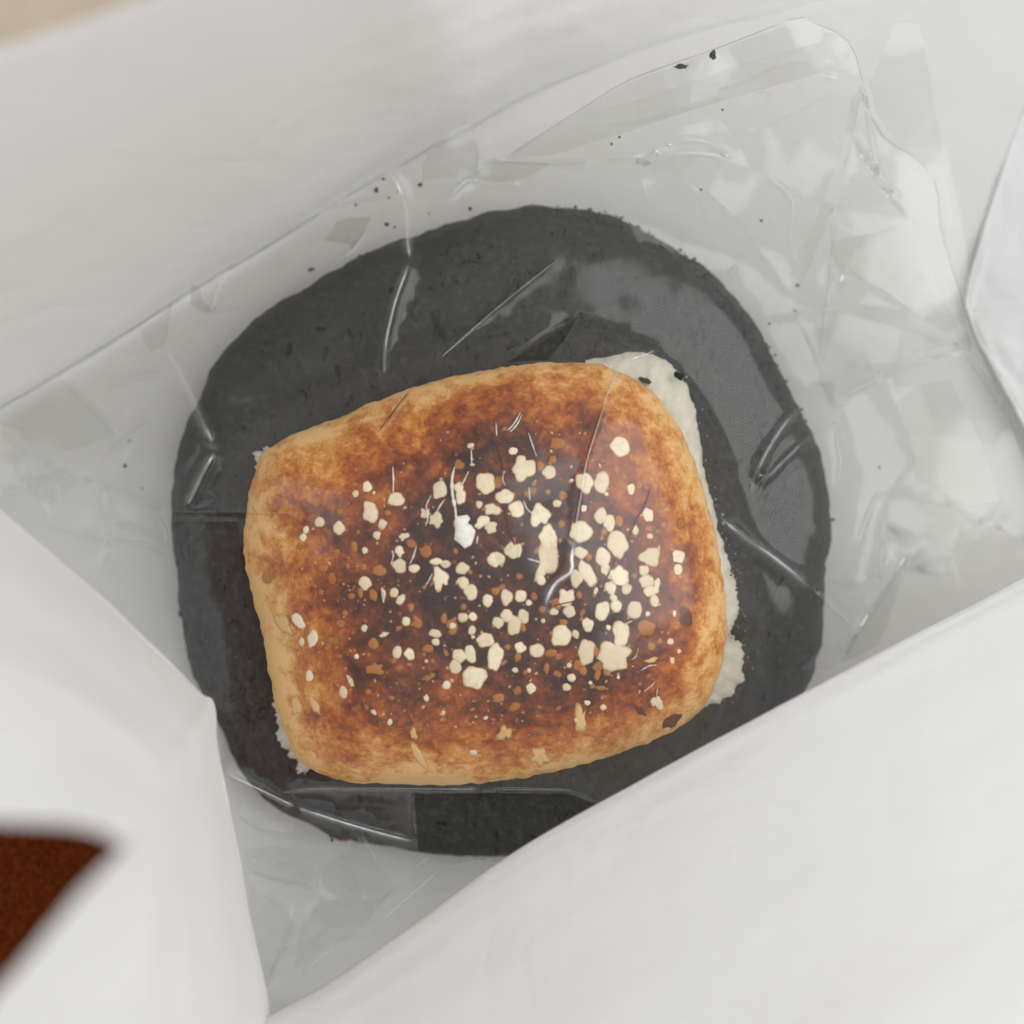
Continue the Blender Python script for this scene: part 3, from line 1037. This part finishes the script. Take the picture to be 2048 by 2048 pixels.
def zb(pts):
    return [(980 + x * .26915, 700 + y * .26915) for x, y in pts]


FEAT = [
    # left side
    (z1([(400, 800), (560, 970), (730, 1150)]), 6, .0009, .10),
    (z1([(1040, 600), (1060, 670), (1120, 760), (1200, 930), (1260, 1070), (1335, 1235)]), 11, .0024, .62),
    (z1([(1340, 1245), (1250, 1420), (1200, 1530), (1148, 1612)]), 9, .0024, .68),
    (z1([(1060, 1632), (1300, 1634), (1600, 1636), (1930, 1640)]), 4, .0007, .22),
    (z1([(1060, 1690), (1250, 1693), (1500, 1690)]), 3, .0005, .15),
    (z1([(0, 1120), (130, 1240), (400, 1370), (700, 1490), (1030, 1615)]), 5, .0009, .12),
    (z1([(290, 1725), (460, 1770), (680, 1812), (930, 1840), (1030, 1890)]), 4, .0008, .25),
    (z1([(360, 1590), (330, 1480), (350, 1400), (380, 1330)]), 5, .0007, .10),
    (z1([(0, 1530), (150, 1480), (380, 1390)]), 6, .0009, .16),
    (z1([(1040, 590), (1090, 460), (1135, 340), (1190, 210)]), 4, .0012, .05),
    (z1([(1190, 335), (1240, 375), (1310, 388), (1420, 372), (1520, 345)]), 4, .0012, .10),
    (z1([(1312, 380), (1360, 240), (1400, 115)]), 4, .0008, .2),
    (z1([(930, 640), (900, 560), (865, 490)]), 5, .0010, .05),
    (z1([(930, 645), (780, 640), (640, 610)]), 5, .0010, .02),
    # upper left spine
    (z2([(570, 485), (595, 570), (635, 660), (660, 760), (665, 880), (675, 1000), (685, 1058)]), 8, .0022, .85),
    (z2([(683, 1065), (645, 1170), (600, 1290), (565, 1420), (535, 1560), (526, 1690), (525, 1790)]), 8, .0024, .60),
    (z2([(865, 1675), (1100, 1470), (1350, 1260), (1600, 1062)]), 2.5, .0005, .6),
    (z2([(0, 960), (150, 925), (290, 955), (318, 1000)]), 5, .0012, .0),
    (z2([(235, 820), (300, 900), (318, 995), (440, 800)]), 5, -.0010, .0),
    (z2([(1060, 195), (1110, 330), (1120, 425), (1097, 555)]), 5, .0014, .12),
    (z2([(1125, 440), (1300, 442), (1560, 452), (1800, 440)]), 5, .0016, .30),
    (z2([(1213, 285), (1211, 430)]), 3, .0006, .5),
    (z2([(790, 420), (770, 500), (760, 600)]), 6, .0008, .04),
    (z2([(1290, 1700), (1500, 1540), (1740, 1412)]), 6, -.0012, .0),
    (z2([(1540, 1690), (1640, 1550), (1738, 1420)]), 6, .0010, .0),
    # top flap
    (z3([(0, 700), (300, 610), (620, 500), (900, 400), (1250, 300), (1480, 240)]), 9, .0016, .03),
    (z3([(0, 990), (300, 970), (600, 955), (860, 990)]), 9, .0018, .14),
    (z3([(860, 985), (720, 905), (560, 870), (420, 905), (260, 990)]), 7, .0012, .10),
    (z3([(180, 1010), (400, 1060), (650, 1000)]), 6, -.0012, .0),
    (z3([(1635, 510), (1600, 700), (1540, 960), (1440, 1320), (1330, 1600), (1210, 1850)]), 7, .0026, .07),
    (z3([(1580, 825), (1680, 1030), (1820, 1235), (1925, 1370)]), 6, .0018, .14),
    (z3([(1470, 1510), (1680, 1460), (1925, 1400)]), 6, .0012, .05),
    (z3([(240, 1060), (270, 1200), (300, 1330)]), 7, .0010, .05),
    (z3([(430, 1130), (570, 1160), (640, 1330), (690, 1480)]), 7, .0010, .05),
    (z3([(600, 1150), (780, 1290), (960, 1510), (1100, 1700), (1195, 1865)]), 7, .0018, .04),
    (z3([(690, 690), (900, 890)]), 8, -.0012, 0),
    (z3([(890, 860), (1050, 780), (1250, 690), (1450, 560)]), 9, .0012, .05),
    (z3([(950, 600), (1010, 560), (1060, 580), (1040, 620)]), 5, .0006, .12),
    (z3([(1350, 470), (1430, 480), (1500, 500)]), 7, .0010, .20),
    # right side facets
    (z4([(490, 330), (560, 520), (660, 775), (720, 930), (755, 1030)]), 6, .0020, .08),
    (z4([(490, 330), (800, 390), (1150, 480), (1520, 585)]), 6, -.0020, .0),
    (z4([(700, 20), (730, 120), (700, 400), (670, 640), (660, 770)]), 5, .0014, .16),
    (z4([(735, 125), (900, 175), (1050, 245), (1200, 355), (1380, 475), (1575, 605)]), 4, .0016, .05),
    (z4([(1500, 635), (1250, 690), (1000, 740), (780, 775), (700, 690)]), 5, -.0012, .0),
    (z4([(1500, 640), (1280, 700), (1050, 790), (850, 890), (780, 960)]), 5, .0016, .16),
    (z4([(780, 960), (860, 935)]), 4, .0006, .35),
    (z4([(930, 640), (1020, 770), (1130, 960), (1230, 1210), (1260, 1380)]), 9, .0012, .02),
    (z4([(1100, 1500), (1300, 1560), (1600, 1640), (1900, 1800)]), 9, .0018, .05),
    (z4([(1100, 1500), (1080, 1680), (1050, 1900)]), 7, .0010, .06),
    (z4([(560, 880), (620, 820), (660, 830), (740, 1010), (680, 1060), (620, 1040)]), 6, .0009, .08),
    (z4([(900, 350), (1050, 362), (1210, 378)]), 3, .0006, .12),
    (z4([(1400, 1460), (1490, 1600), (1560, 1760)]), 8, .0014, .06),
    # lens on the black bread, right
    (z4([(215, 1528), (300, 1310), (420, 1110), (540, 985)]), 10, .0012, .38),
    (z4([(215, 1528), (340, 1410), (480, 1270), (640, 1130)]), 9, .0008, .22),
    # long ridge at lower right
    (z5([(440, 100), (540, 195), (780, 370), (1010, 555)]), 13, .0022, .50),
    (z5([(1015, 560), (1120, 650), (1280, 800)]), 6, .0020, .38),
    (z5([(1625, 325), (1470, 560), (1300, 825), (1180, 1010)]), 5, .0024, .10),
    (z5([(1625, 330), (1540, 620), (1435, 905)]), 4, .0012, .03),
    (z5([(1500, 330), (1460, 420), (1420, 480)]), 7, .0010, .22),
    (z5([(1080, 510), (1250, 518), (1420, 515)]), 3, .0005, .14),
    (z5([(1170, 870), (1110, 960)]), 6, .0008, .30),
    (z5([(1300, 820), (1260, 880), (1200, 980)]), 5, .0008, .20),
    # bottom
    (z6([(215, 365), (450, 478), (660, 580)]), 5, .0022, .85),
    (z6([(665, 583), (1000, 690), (1280, 768), (1395, 790)]), 5, .0022, .95),
    (z6([(560, 485), (700, 470), (1000, 463), (1400, 466), (1800, 470)]), 4, .0016, .5),
    (z6([(1800, 470), (2180, 476), (2420, 490), (2560, 560)]), 4, .0012, .22),
    (z6([(1392, 500), (1380, 640), (1400, 780)]), 5, -.0014, .0),
    (z6([(330, 968), (520, 1032), (780, 1088)]), 3.2, .0013, .75),
    (z6([(820, 970), (910, 920), (980, 850)]), 3, .0010, .65),
    (z6([(1070, 740), (1150, 890), (1210, 1000), (1275, 1090)]), 3, .0012, .6),
    (z6([(1200, 1285), (1300, 1195), (1420, 1090), (1550, 975)]), 4, .0018, .8),
    (z6([(1550, 975), (1680, 935), (1900, 890)]), 4, .0012, .4),
    (z6([(690, 1640), (760, 1560), (850, 1490), (900, 1450)]), 3, .0014, .8),
    (z6([(900, 1450), (960, 1400), (1100, 1385), (1200, 1290)]), 3, .0010, .35),
    (z6([(355, 1070), (450, 1120), (560, 1185), (635, 1258)]), 3, .0010, .7),
    (z6([(637, 1265), (645, 1340), (600, 1430), (550, 1520), (495, 1700)]), 4, .0014, .12),
    (z6([(1525, 872), (1450, 920), (1380, 955)]), 3.5, .0012, .6),
    (z6([(740, 1258), (780, 1200), (828, 1150)]), 3, .0008, .55),
    (z6([(760, 960), (790, 1060), (830, 1160), (960, 1180)]), 6, .0016, .05),
    (z6([(1050, 1170), (1110, 1190), (1130, 1260)]), 5, .0012, .4),
    (z6([(870, 1250), (960, 1210), (1040, 1190)]), 3, .0008, .3),
    (z6([(1270, 1095), (1200, 1180), (1120, 1300)]), 6, .0014, .08),
    (z6([(470, 1540), (480, 1620), (470, 1720)]), 5, .0010, .3),
    (z6([(340, 900), (430, 915)]), 4, .0008, .5),
    # over the golden bread
    (zb([(1240, 0), (1130, 40), (1040, 66)]), 3, .0006, .9),
    (zb([(960, 120), (880, 310), (800, 560), (720, 820), (690, 1000), (650, 1230), (620, 1430)]), 3.2, .0010, .75),
    (zb([(618, 1445), (605, 1560), (610, 1640), (545, 1690), (480, 1740), (425, 1850), (412, 1915)]), 7, .0015, 1.3),
    (zb([(1240, 5), (1250, 0)]), 2.5, .0003, .05),
    ([(767, 860), (800, 815), (830, 775)], 2.5, .0006, .25),
    (z1([(700, 1720), (860, 1740), (1030, 1790)]), 4, .0010, .30),
    (z1([(980, 1650), (1020, 1740), (1045, 1850)]), 4, .0012, .35),
    (z1([(640, 1770), (685, 1850), (640, 1960)]), 4, .0010, .30),
    (z1([(460, 1350), (600, 1480), (640, 1600)]), 5, .0010, .26),
    (z1([(660, 1330), (760, 1200), (960, 1060)]), 6, .0009, .26),
    (z1([(100, 1240), (130, 1420), (250, 1560), (300, 1700)]), 5, .0011, .28),
    (z1([(640, 880), (820, 800), (1020, 770)]), 6, .0010, .26),
    (z2([(130, 760), (330, 690), (640, 660)]), 4, .0010, .28),
    (z2([(40, 1150), (150, 1105), (300, 1020), (420, 880)]), 4, .0010, .26),
    (z2([(900, 700), (1050, 560), (1200, 590), (1400, 570)]), 6, .0010, .26),
    (z3([(40, 780), (250, 760), (480, 690), (760, 600)]), 4, .0009, .30),
    (z3([(700, 560), (880, 510), (1080, 430), (1300, 370)]), 3, .0007, .34),
    (z3([(1040, 1100), (1200, 1250), (1190, 1500), (1230, 1700)]), 8, .0012, .26),
    (z3([(1440, 1330), (1460, 1520), (1430, 1800)]), 5, .0010, .30),
    (z3([(1650, 540), (1700, 900), (1760, 1100), (1900, 1240)]), 6, .0011, .28),
    (z4([(60, 200), (130, 130), (150, 60)]), 6, .0008, .26),
    (z4([(830, 60), (820, 160), (760, 260)]), 6, .0010, .28),
    (z4([(1560, 640), (1700, 830), (1850, 1060)]), 4, .0010, .34),
    (z4([(1500, 1900), (1600, 1760), (1760, 1700)]), 6, .0010, .26),
    (z4([(780, 1080), (770, 1200), (790, 1330), (760, 1480)]), 5, .0010, .26),
    (z4([(880, 1880), (1000, 1560), (1080, 1520)]), 5, .0009, .28),
    (z5([(1430, 100), (1450, 260), (1420, 420), (1340, 560)]), 5, .0010, .28),
    (z6([(300, 620), (420, 700), (640, 740)]), 4, .0010, .30),
    (z6([(520, 930), (640, 960), (760, 1040)]), 4, .0010, .35),
    (z6([(900, 880), (1000, 1000), (1010, 1120)]), 4, .0012, .35),
    (z6([(1120, 1200), (1250, 1120), (1300, 1060)]), 3, .0012, .6),
    (z6([(560, 1500), (700, 1440), (880, 1330)]), 4, .0010, .35),
    (z6([(1420, 1180), (1520, 1120), (1640, 1080)]), 4, .0010, .4),
]


def resample(pts, step):
    q = spline(np.array(pts, float), 12)
    seg = np.hypot(*(q[1:] - q[:-1]).T)
    L = np.concatenate([[0], np.cumsum(seg)])
    n = max(2, int(round(L[-1] / step)))
    t = np.linspace(0, L[-1], n + 1)
    return np.stack([np.interp(t, L, q[:, 0]), np.interp(t, L, q[:, 1])], 1)


def resample_lin(pts, step):
    out = []
    for a, b in zip(pts[:-1], pts[1:]):
        n = max(1, int(round(math.hypot(b[0] - a[0], b[1] - a[1]) / step)))
        out += [(a[0] + (b[0] - a[0]) * i / n, a[1] + (b[1] - a[1]) * i / n) for i in range(n)]
    return out + [pts[-1]]


def inside(poly, u, v):
    c = False
    n = len(poly)
    j = n - 1
    for i in range(n):
        if (poly[i][1] > v) != (poly[j][1] > v):
            if u < (poly[j][0] - poly[i][0]) * (v - poly[i][1]) / (poly[j][1] - poly[i][1]) + poly[i][0]:
                c = not c
        j = i
    return c


# added opening, cut to darken the bread beneath; second is a fold gap
HOLES = [[(829, 1588), (1000, 1586), (1140, 1588), (1200, 1612), (1330, 1640), (1100, 1760), (960, 1716), (880, 1728), (836, 1700)],
         [(1016, 724), (1090, 680), (1157, 634), (1130, 675), (1096, 720)]]


def build_sheet(name, outline, feats, zfun, step_in, step_out, jit_in, jit_out, seed):
    rnd = random.Random(seed)
    pts, dz, cr, ed, edges = [], [], [], [], []

    def add(u, v, d, c, e=0.0):
        ed.append(e)
        pts.append(Vector((u, v)))
        dz.append(d)
        cr.append(c)
        return len(pts) - 1

    ol = resample(list(outline) + [outline[0]], 34)[:-1] if len(outline) else []
    hj = [rnd.uniform(-.0004, .0004) for _ in ol]
    oi = [add(u, v, h, 0.0, 0.85) for (u, v), h in zip(ol, hj)]
    m = len(ol)
    ii = []
    for i in range(m):
        d = ol[(i + 1) % m] - ol[(i - 1) % m]
        d = d / (np.hypot(*d) + 1e-9)
        c1 = (ol[i][0] - d[1] * 4.0, ol[i][1] + d[0] * 4.0)
        c2 = (ol[i][0] + d[1] * 4.0, ol[i][1] - d[0] * 4.0)
        c = c1 if inside(outline, *c1) else c2
        ii.append(add(c[0], c[1], hj[i], 0.0, 0.0))
    edges += [(ii[i], ii[(i + 1) % m]) for i in range(m)]
    edges += [(oi[i], oi[(i + 1) % len(oi)]) for i in range(len(oi))]
    sharp_in = set()
    occupied = [(u, v) for u, v in ol]
    rad = [9.0] * len(ol)
    for (pl, hw, h, c) in feats:
        fe_ = 0.0 if hw > 6.5 else 0.16  # shade tint painted on both flanks of narrow creases
        um, vm = np.mean(np.array(pl), 0)
        sb = zfun(um, vm)[1]
        fold = c <= 0.09 and sb > 1.02
        if 0.09 < c < 0.25 and sb > 1.02:
            c *= 1.9
            h *= 1.2
        if fold:
            h *= 1.25
        q = resample(pl, max(9.0, hw * 2.2) if not fold else 26)
        n = len(q)
        prev = None
        for i in range(n):
            d = q[min(i + 1, n - 1)] - q[max(i - 1, 0)]
            d = d / (np.hypot(*d) + 1e-9)
            tp = min(1.0, 1.6 * math.sin(math.pi * (0.12 + 0.76 * i / (n - 1))))
            tip = i in (0, n - 1)
            ww = hw * (0.45 + 0.55 * tp)
            ctr = add(q[i][0], q[i][1], h * tp * (0.25 if tip else 1.0), c * tp * (0.4 if tip else 1.0) * rnd.uniform(.75, 1.0), 0.0 if not fold else (0.0 if tip else 0.10 * tp))
            if tip:
                cur = (ctr,) * 5
            elif fold:
                a = add(q[i][0] - d[1] * 3.2, q[i][1] + d[0] * 3.2, h * tp * 0.95, 0.0)
                b = add(q[i][0] + d[1] * 3.2, q[i][1] - d[0] * 3.2, h * tp * 0.95, 0.0)
                cur = (a, a, ctr, b, b)
            else:
                cur = (add(q[i][0] - d[1] * ww * 1.7, q[i][1] + d[0] * ww * 1.7, 0.0, 0.0),
                       add(q[i][0] - d[1] * ww * .6, q[i][1] + d[0] * ww * .6, h * tp * 0.5, c * tp * .30, fe_), ctr,
                       add(q[i][0] + d[1] * ww * .6, q[i][1] - d[0] * ww * .6, h * tp * 0.5, c * tp * .30, fe_),
                       add(q[i][0] + d[1] * ww * 1.7, q[i][1] - d[0] * ww * 1.7, 0.0, 0.0))
            if prev:
                for j in range(5):
                    if prev[j] != cur[j]:
                        edges.append((prev[j], cur[j]))
                if fold:
                    sharp_in.add(tuple(sorted((prev[2], cur[2]))))
            prev = cur
            occupied.append((q[i][0], q[i][1]))
            rad.append(44 if fold else hw * 1.7 + 8)
    for hp in HOLES:
        q = resample_lin(hp + [hp[0]], 22)[:-1]
        hi = [add(a, b, 0.0, 0.10) for a, b in q]
        edges += [(hi[i], hi[(i + 1) % len(hi)]) for i in range(len(hi))]
        occupied += [(a, b) for a, b in q]
        rad += [9.0] * len(q)
    edges = list({tuple(sorted(e)) for e in edges})
    oc = np.array(occupied)
    rd = np.array(rad)
    us, vs = [p[0] for p in outline], [p[1] for p in outline]
    v = min(vs)
    row = 0
    while v < max(vs):
        u = min(us) + (row % 2) * step_in * 0.5
        while u < max(us):
            uu, vv_ = u + rnd.uniform(-.3, .3) * step_in, v + rnd.uniform(-.3, .3) * step_in
            u += step_in
            if not inside(outline, uu, vv_):
                continue
            z, s, s2 = zfun(uu, vv_)
            near = s < 1.06
            if not near:
                # thin out to large facets away from the bread
                if rnd.random() > (step_in / step_out) ** 2:
                    continue
            if ((oc[:, 0] - uu) ** 2 + (oc[:, 1] - vv_) ** 2 < rd ** 2).any():
                continue
            add(uu, vv_, rnd.gauss(0, jit_in if near else jit_out), 0.0)
        v += step_in * 0.87
        row += 1
    res = delaunay_2d_cdt(pts, edges, [], 0, 1e-4)
    V2, E, F, ov = res[0], res[1], res[2], res[3]
    W, CR, ED = [], [], []
    for i, p in enumerate(V2):
        z, s, s2 = zfun(p.x, p.y)
        if ov[i]:
            k = max(ov[i], key=lambda q: abs(dz[q]))
            d, c, e = dz[k], cr[k], ed[k]
        else:
            d, c, e = 0.0003, 0.05, 0.0
        W.append(P(p.x, p.y, max(0.0022, z + d)))
        CR.append(max(0.0, c))
        ED.append(e)
    shp = set()
    for e, oe in zip(E, res[4]):
        if any(q < len(edges) and edges[q] in sharp_in for q in oe):
            shp.add(tuple(sorted(e)))
    faces = []
    for f in F:
        cu = sum(V2[i].x for i in f) / 3
        cv = sum(V2[i].y for i in f) / 3
        if not inside(outline, cu, cv):
            continue
        if any(inside(hp, cu, cv) for hp in HOLES):
            continue
        a, b, c = (W[i] for i in f[:3])
        if (b - a).cross(c - a).z < 0:
            f = list(reversed(f))
        faces.append(tuple(f))
    return obj(name, W, faces, M_FILM, film, attrs={'crease': CR, 'edge': ED}, sharp=shp)


def zoned(u, v):
    return film_base(u, v)


build_sheet("upper_sheet", OUT_TOP, FEAT, zoned, 24, 95, .00006, .0006, 5)

# lower sheet of the packet, seen round the breads
OUT_LOW = Q([(-90, 880), (120, 720), (330, 590), (520, 480), (700, 372), (860, 300), (1000, 240), (1200, 190), (1400, 130), (1560, 110),
             (1650, 60), (1690, 38), (1740, 45), (1760, 150), (1790, 300), (1815, 420), (1830, 520), (1850, 640), (1900, 790), (1950, 930),
             (1990, 1100), (1900, 1300), (1600, 1550), (1300, 1760), (1000, 1900), (700, 1970), (520, 1960), (450, 1750), (400, 1480),
             (230, 1300), (0, 1090), (-90, 1020)])


def low_base(u, v):
    p = P(u, v, 0.003)
    s, R, a = BK.s(p.x, p.y)
    if s < 1.0:
        return 0.0, 2.0, 2.0
    up = film_base(u, v)[0]
    return min(0.003 + 0.018 * (R * (s - 1)) / 0.03 * 0.35, max(0.0026, up - 0.002)), 2.0, 2.0


def build_low():
    rnd = random.Random(11)
    pts = []
    ol = resample(list(OUT_LOW) + [OUT_LOW[0]], 60)[:-1]
    for u, v in ol:
        pts.append(Vector((u, v)))
    n0 = len(pts)
    edges = [(i, (i + 1) % n0) for i in range(n0)]
    tries = 0
    while tries < 5000:
        tries += 1
        u, v = rnd.uniform(-90, 2110), rnd.uniform(20, 2090)
        if not inside(OUT_LOW, u, v):
            continue
        p = P(u, v, .003)
        s = BK.s(p.x, p.y)[0]
        if s < 0.97:
            continue
        if any((q.x - u) ** 2 + (q.y - v) ** 2 < 100 ** 2 for q in pts):
            continue
        pts.append(Vector((u, v)))
    res = delaunay_2d_cdt(pts, edges, [], 0, 1e-4)
    W = []
    for p in res[0]:
        z = low_base(p.x, p.y)[0]
        W.append(P(p.x, p.y, max(0.0019, z + rnd.gauss(0, .0004))))
    ff = []
    for f in res[2]:
        cu = sum(res[0][i].x for i in f) / 3
        cv = sum(res[0][i].y for i in f) / 3
        q = P(cu, cv, .003)
        if not inside(OUT_LOW, cu, cv) or BK.s(q.x, q.y)[0] < 1.0:
            continue
        a, b, c = (W[i] for i in f[:3])
        if (b - a).cross(c - a).z < 0:
            f = list(reversed(f))
        ff.append(tuple(f))
    obj("lower_sheet", W, ff, M_FILM, film, attrs={'crease': [0.0] * len(W)})


build_low()


def fold_layer(poly, tone, lift=.0011, tilt=(0, 0)):
    """A folded-over piece of the film, a little above the sheet below."""
    cu = sum(p[0] for p in poly) / len(poly)
    cv = sum(p[1] for p in poly) / len(poly)
    ol = resample_lin(poly + [poly[0]], 30)[:-1]
    pts = [Vector(p) for p in ol]
    n0 = len(pts)
    us, vs = [p[0] for p in poly], [p[1] for p in poly]
    v = min(vs)
    while v < max(vs):
        u = min(us)
        while u < max(us):
            a, b = u + random.uniform(-8, 8), v + random.uniform(-8, 8)
            if inside(poly, a, b) and min((q[0] - a) ** 2 + (q[1] - b) ** 2 for q in ol) > 300:
                pts.append(Vector((a, b)))
            u += 38
        v += 38
    res = delaunay_2d_cdt(pts, [(i, (i + 1) % n0) for i in range(n0)], [], 0, 1e-4)
    W = [P(p.x, p.y, film_base(p.x, p.y)[0] + lift + .0013 * max(0.0, 1 - ((p.x - cu) ** 2 + (p.y - cv) ** 2) / 110.0 ** 2) + (p.x - cu) * tilt[0] * 1e-5 + (p.y - cv) * tilt[1] * 1e-5) for p in res[0]]
    ff = []
    for f in res[2]:
        a = sum(res[0][i].x for i in f) / 3
        b = sum(res[0][i].y for i in f) / 3
        if not inside(poly, a, b):
            continue
        x, y, z = (W[i] for i in f[:3])
        if (y - x).cross(z - x).z < 0:
            f = list(reversed(f))
        ff.append(tuple(f))
    obj("folded_layer", W, ff, M_FILM, film, attrs={'crease': [0.0] * len(W), 'edge': [tone * 1.15] * len(W)})


for poly, tone, tilt in (
        ([(1584, 604), (1680, 624), (1800, 655), (1918, 689), (1830, 705), (1750, 724), (1672, 745), (1640, 749), (1612, 680)], .20, (0, 1)),
        ([(1662, 481), (1740, 468), (1822, 449), (1860, 540), (1935, 694), (1845, 635), (1765, 577), (1715, 556), (1662, 538)], .13, (1, 0)),
        (Q([(950, 300), (1060, 232), (1180, 158), (1345, 98), (1508, 38), (1586, 72), (1606, 97), (1596, 118), (1520, 146), (1440, 168),
          (1330, 200), (1250, 226), (1140, 262), (1040, 293)]), .15, (0, 2)),
        ([(857, 308), (900, 265), (939, 241), (953, 290), (959, 318), (951, 360), (900, 355), (844, 362), (846, 330)], .20, (-2, 0)),
        ([(951, 358), (960, 322), (1030, 322), (1100, 327), (1060, 352), (1000, 364)], .24, (0, 1)),
        ([(1822, 1104), (1770, 1182), (1717, 1266), (1676, 1328), (1720, 1312), (1759, 1290), (1790, 1200)], .24, (2, 0)),
        ([(674, 443), (705, 434), (741, 434), (725, 470), (703, 501), (696, 488), (650, 482)], .30, (0, 2)),
        ([(383, 568), (399, 575), (404, 600), (424, 620), (417, 626), (395, 618), (381, 608)], .26, (0, 0)),
        ([(279, 661), (330, 625), (345, 600), (340, 640), (332, 690), (300, 705)], .16, (0, 0)),
        ([(125, 757), (180, 812), (234, 869), (150, 900), (60, 900), (35, 860), (0, 850), (-40, 850), (-40, 850), (0, 808)], .13, (1, 0)),
        ([(42, 898), (128, 940), (160, 960), (100, 1010), (60, 985), (38, 940)], .12, (0, 0)),
        ([(1724, 170), (1714, 240), (1681, 385), (1626, 513), (1588, 594), (1572, 566), (1636, 430), (1684, 300), (1702, 200)], .10, (0, 0)),
        ([(1790, 808), (1840, 770), (1900, 760), (1960, 880), (2000, 1000), (1940, 1010), (1832, 960), (1825, 880)], .10, (0, 0)),
        (Q([(1690, 42), (1735, 45), (1765, 210), (1800, 400), (1790, 440), (1770, 345), (1740, 306), (1690, 270), (1655, 215), (1640, 160)]), .08, (0, 0)),
        ([(723, 1668), (760, 1735), (787, 1778), (730, 1850), (650, 1905), (590, 1935), (600, 1860), (640, 1800), (632, 1740), (694, 1700)], .13, (0, 0)),
        ([(489, 1700), (560, 1690), (630, 1700), (624, 1776), (547, 1758), (489, 1739)], .12, (0, 0)),
        ([(495, 1771), (560, 1807), (585, 1840), (560, 1913), (537, 1975), (515, 1960), (505, 1850)], .12, (0, 0)),
        ([(1711, 1257), (1640, 1300), (1600, 1340), (1660, 1340), (1700, 1290)], .12, (0, 0))):
    fold_layer([tuple(q[:2]) for q in poly], tone, tilt=tilt)


# ------------------------------------------------------------------ crumbs
def crumb(name, u, v, r, mat, label, group=None, cat="crumb", flat=0.6, lift=0.0004):
    z = film_base(u, v)[0] + lift
    c = P(u, v, z)
    bm = bmesh.new()
    bmesh.ops.create_icosphere(bm, subdivisions=2, radius=1.0)
    ph = random.uniform(0, 99)
    vv, ff = [], []
    for q in bm.verts:
        d = 1 + 0.9 * noise.noise(q.co * 1.4 + Vector((ph, 0, 0))) + 0.4 * noise.noise(q.co * 3 + Vector((0, ph, 0)))
        vv.append(c + Vector((q.co.x * r[0], q.co.y * r[1], q.co.z * min(r) * flat)) * d)
    ff = [tuple(x.index for x in f.verts) for f in bm.faces]
    bm.free()
    off = c.copy()
    me = bpy.data.meshes.new(name)
    me.from_pydata([tuple(x - off) for x in vv], [], ff)
    me.materials.append(mat)
    o = bpy.data.objects.new(name, me)
    o.location = off
    COL.objects.link(o)
    o['label'] = label
    o['category'] = cat
    if group:
        o['group'] = group
    return o


PX = T * 0.262 / 1024
crumb("crumb", 1362, 133, (11 * PX, 5 * PX), M_CRUMB, "flat dark crumb on the film flap edge, larger and left of a pair", "crumbs on the film")
crumb("crumb", 1426, 111, (6 * PX, 8 * PX), M_CRUMB, "dark crumb nearest the tip of the film flap, right of a pair", "crumbs on the film")
G = "crumbs on the film"
for (u, v, r, lab) in (
        (767, 358, 3.2, "oval dark crumb just left of the top of the upright white film crease"),
        (753, 381, 4.2, "broken dark crumb left of the upright film crease, below the oval one"),
        (840, 369, 3.8, "round dark crumb right of the upright white film crease"),
        (773, 449, 5.0, "largest small crumb, between the black bread rim and the upright film crease"),
        (712, 410, 2.6, "tiny crumb near the back paper wall, left of the upright film crease"),
        (789, 454, 2.2, "tiny crumb touching the upright film crease just above the black bread"),
        (940, 417, 3.4, "grey crumb on the film just above the top edge of the black bread"),
        (1445, 220, 2.2, "tiny crumb in the middle of the large film flap"),
        (1239, 274, 2.6, "upper of two close crumbs at the left of the large film flap"),
        (1223, 288, 2.4, "lower of two close crumbs at the left of the large film flap"),
        (1402, 379, 2.2, "faint tiny crumb between the film flap and the black bread"),
        (1523, 441, 3.0, "dark crumb alone on clear film, upper right of the black bread"),
        (1595, 571, 4.2, "big dark crumb at the point where film folds meet, right of the black bread"),
        (1590, 621, 2.4, "tiny crumb just under the meeting point of the film folds at right"),
        (1539, 647, 2.6, "crumb closest to the right rim of the black bread"),
        (1759, 935, 2.6, "tiny crumb farthest right, on the wide smooth film"),
        (259, 882, 2.8, "upper crumb on the film left of the black bread"),
        (250, 931, 3.4, "middle crumb on the film left of the black bread, biggest of three"),
        (284, 977, 2.2, "lowest crumb on the film left of the black bread"),
        (778, 395, 2.2, "tiny crumb directly left of the upright crease, below two bigger crumbs"),
        (858, 427, 2.0, "smallest crumb right of the upright film crease near the bread rim"),
        (664, 1680, 3.0, "dark crumb at the left end of the brown crust fragment")):
    crumb("crumb", u, v, (r * PX, r * PX * random.uniform(.7, 1.2)), M_CRUMB, lab, G)
crumb("crust_fragment", 688, 1671, (26 * PX, 9 * PX), M_BURNT, "brown torn crust fragment beside the bottom edge of the black bread",
      None, "crust fragment", 1.4, -0.006)
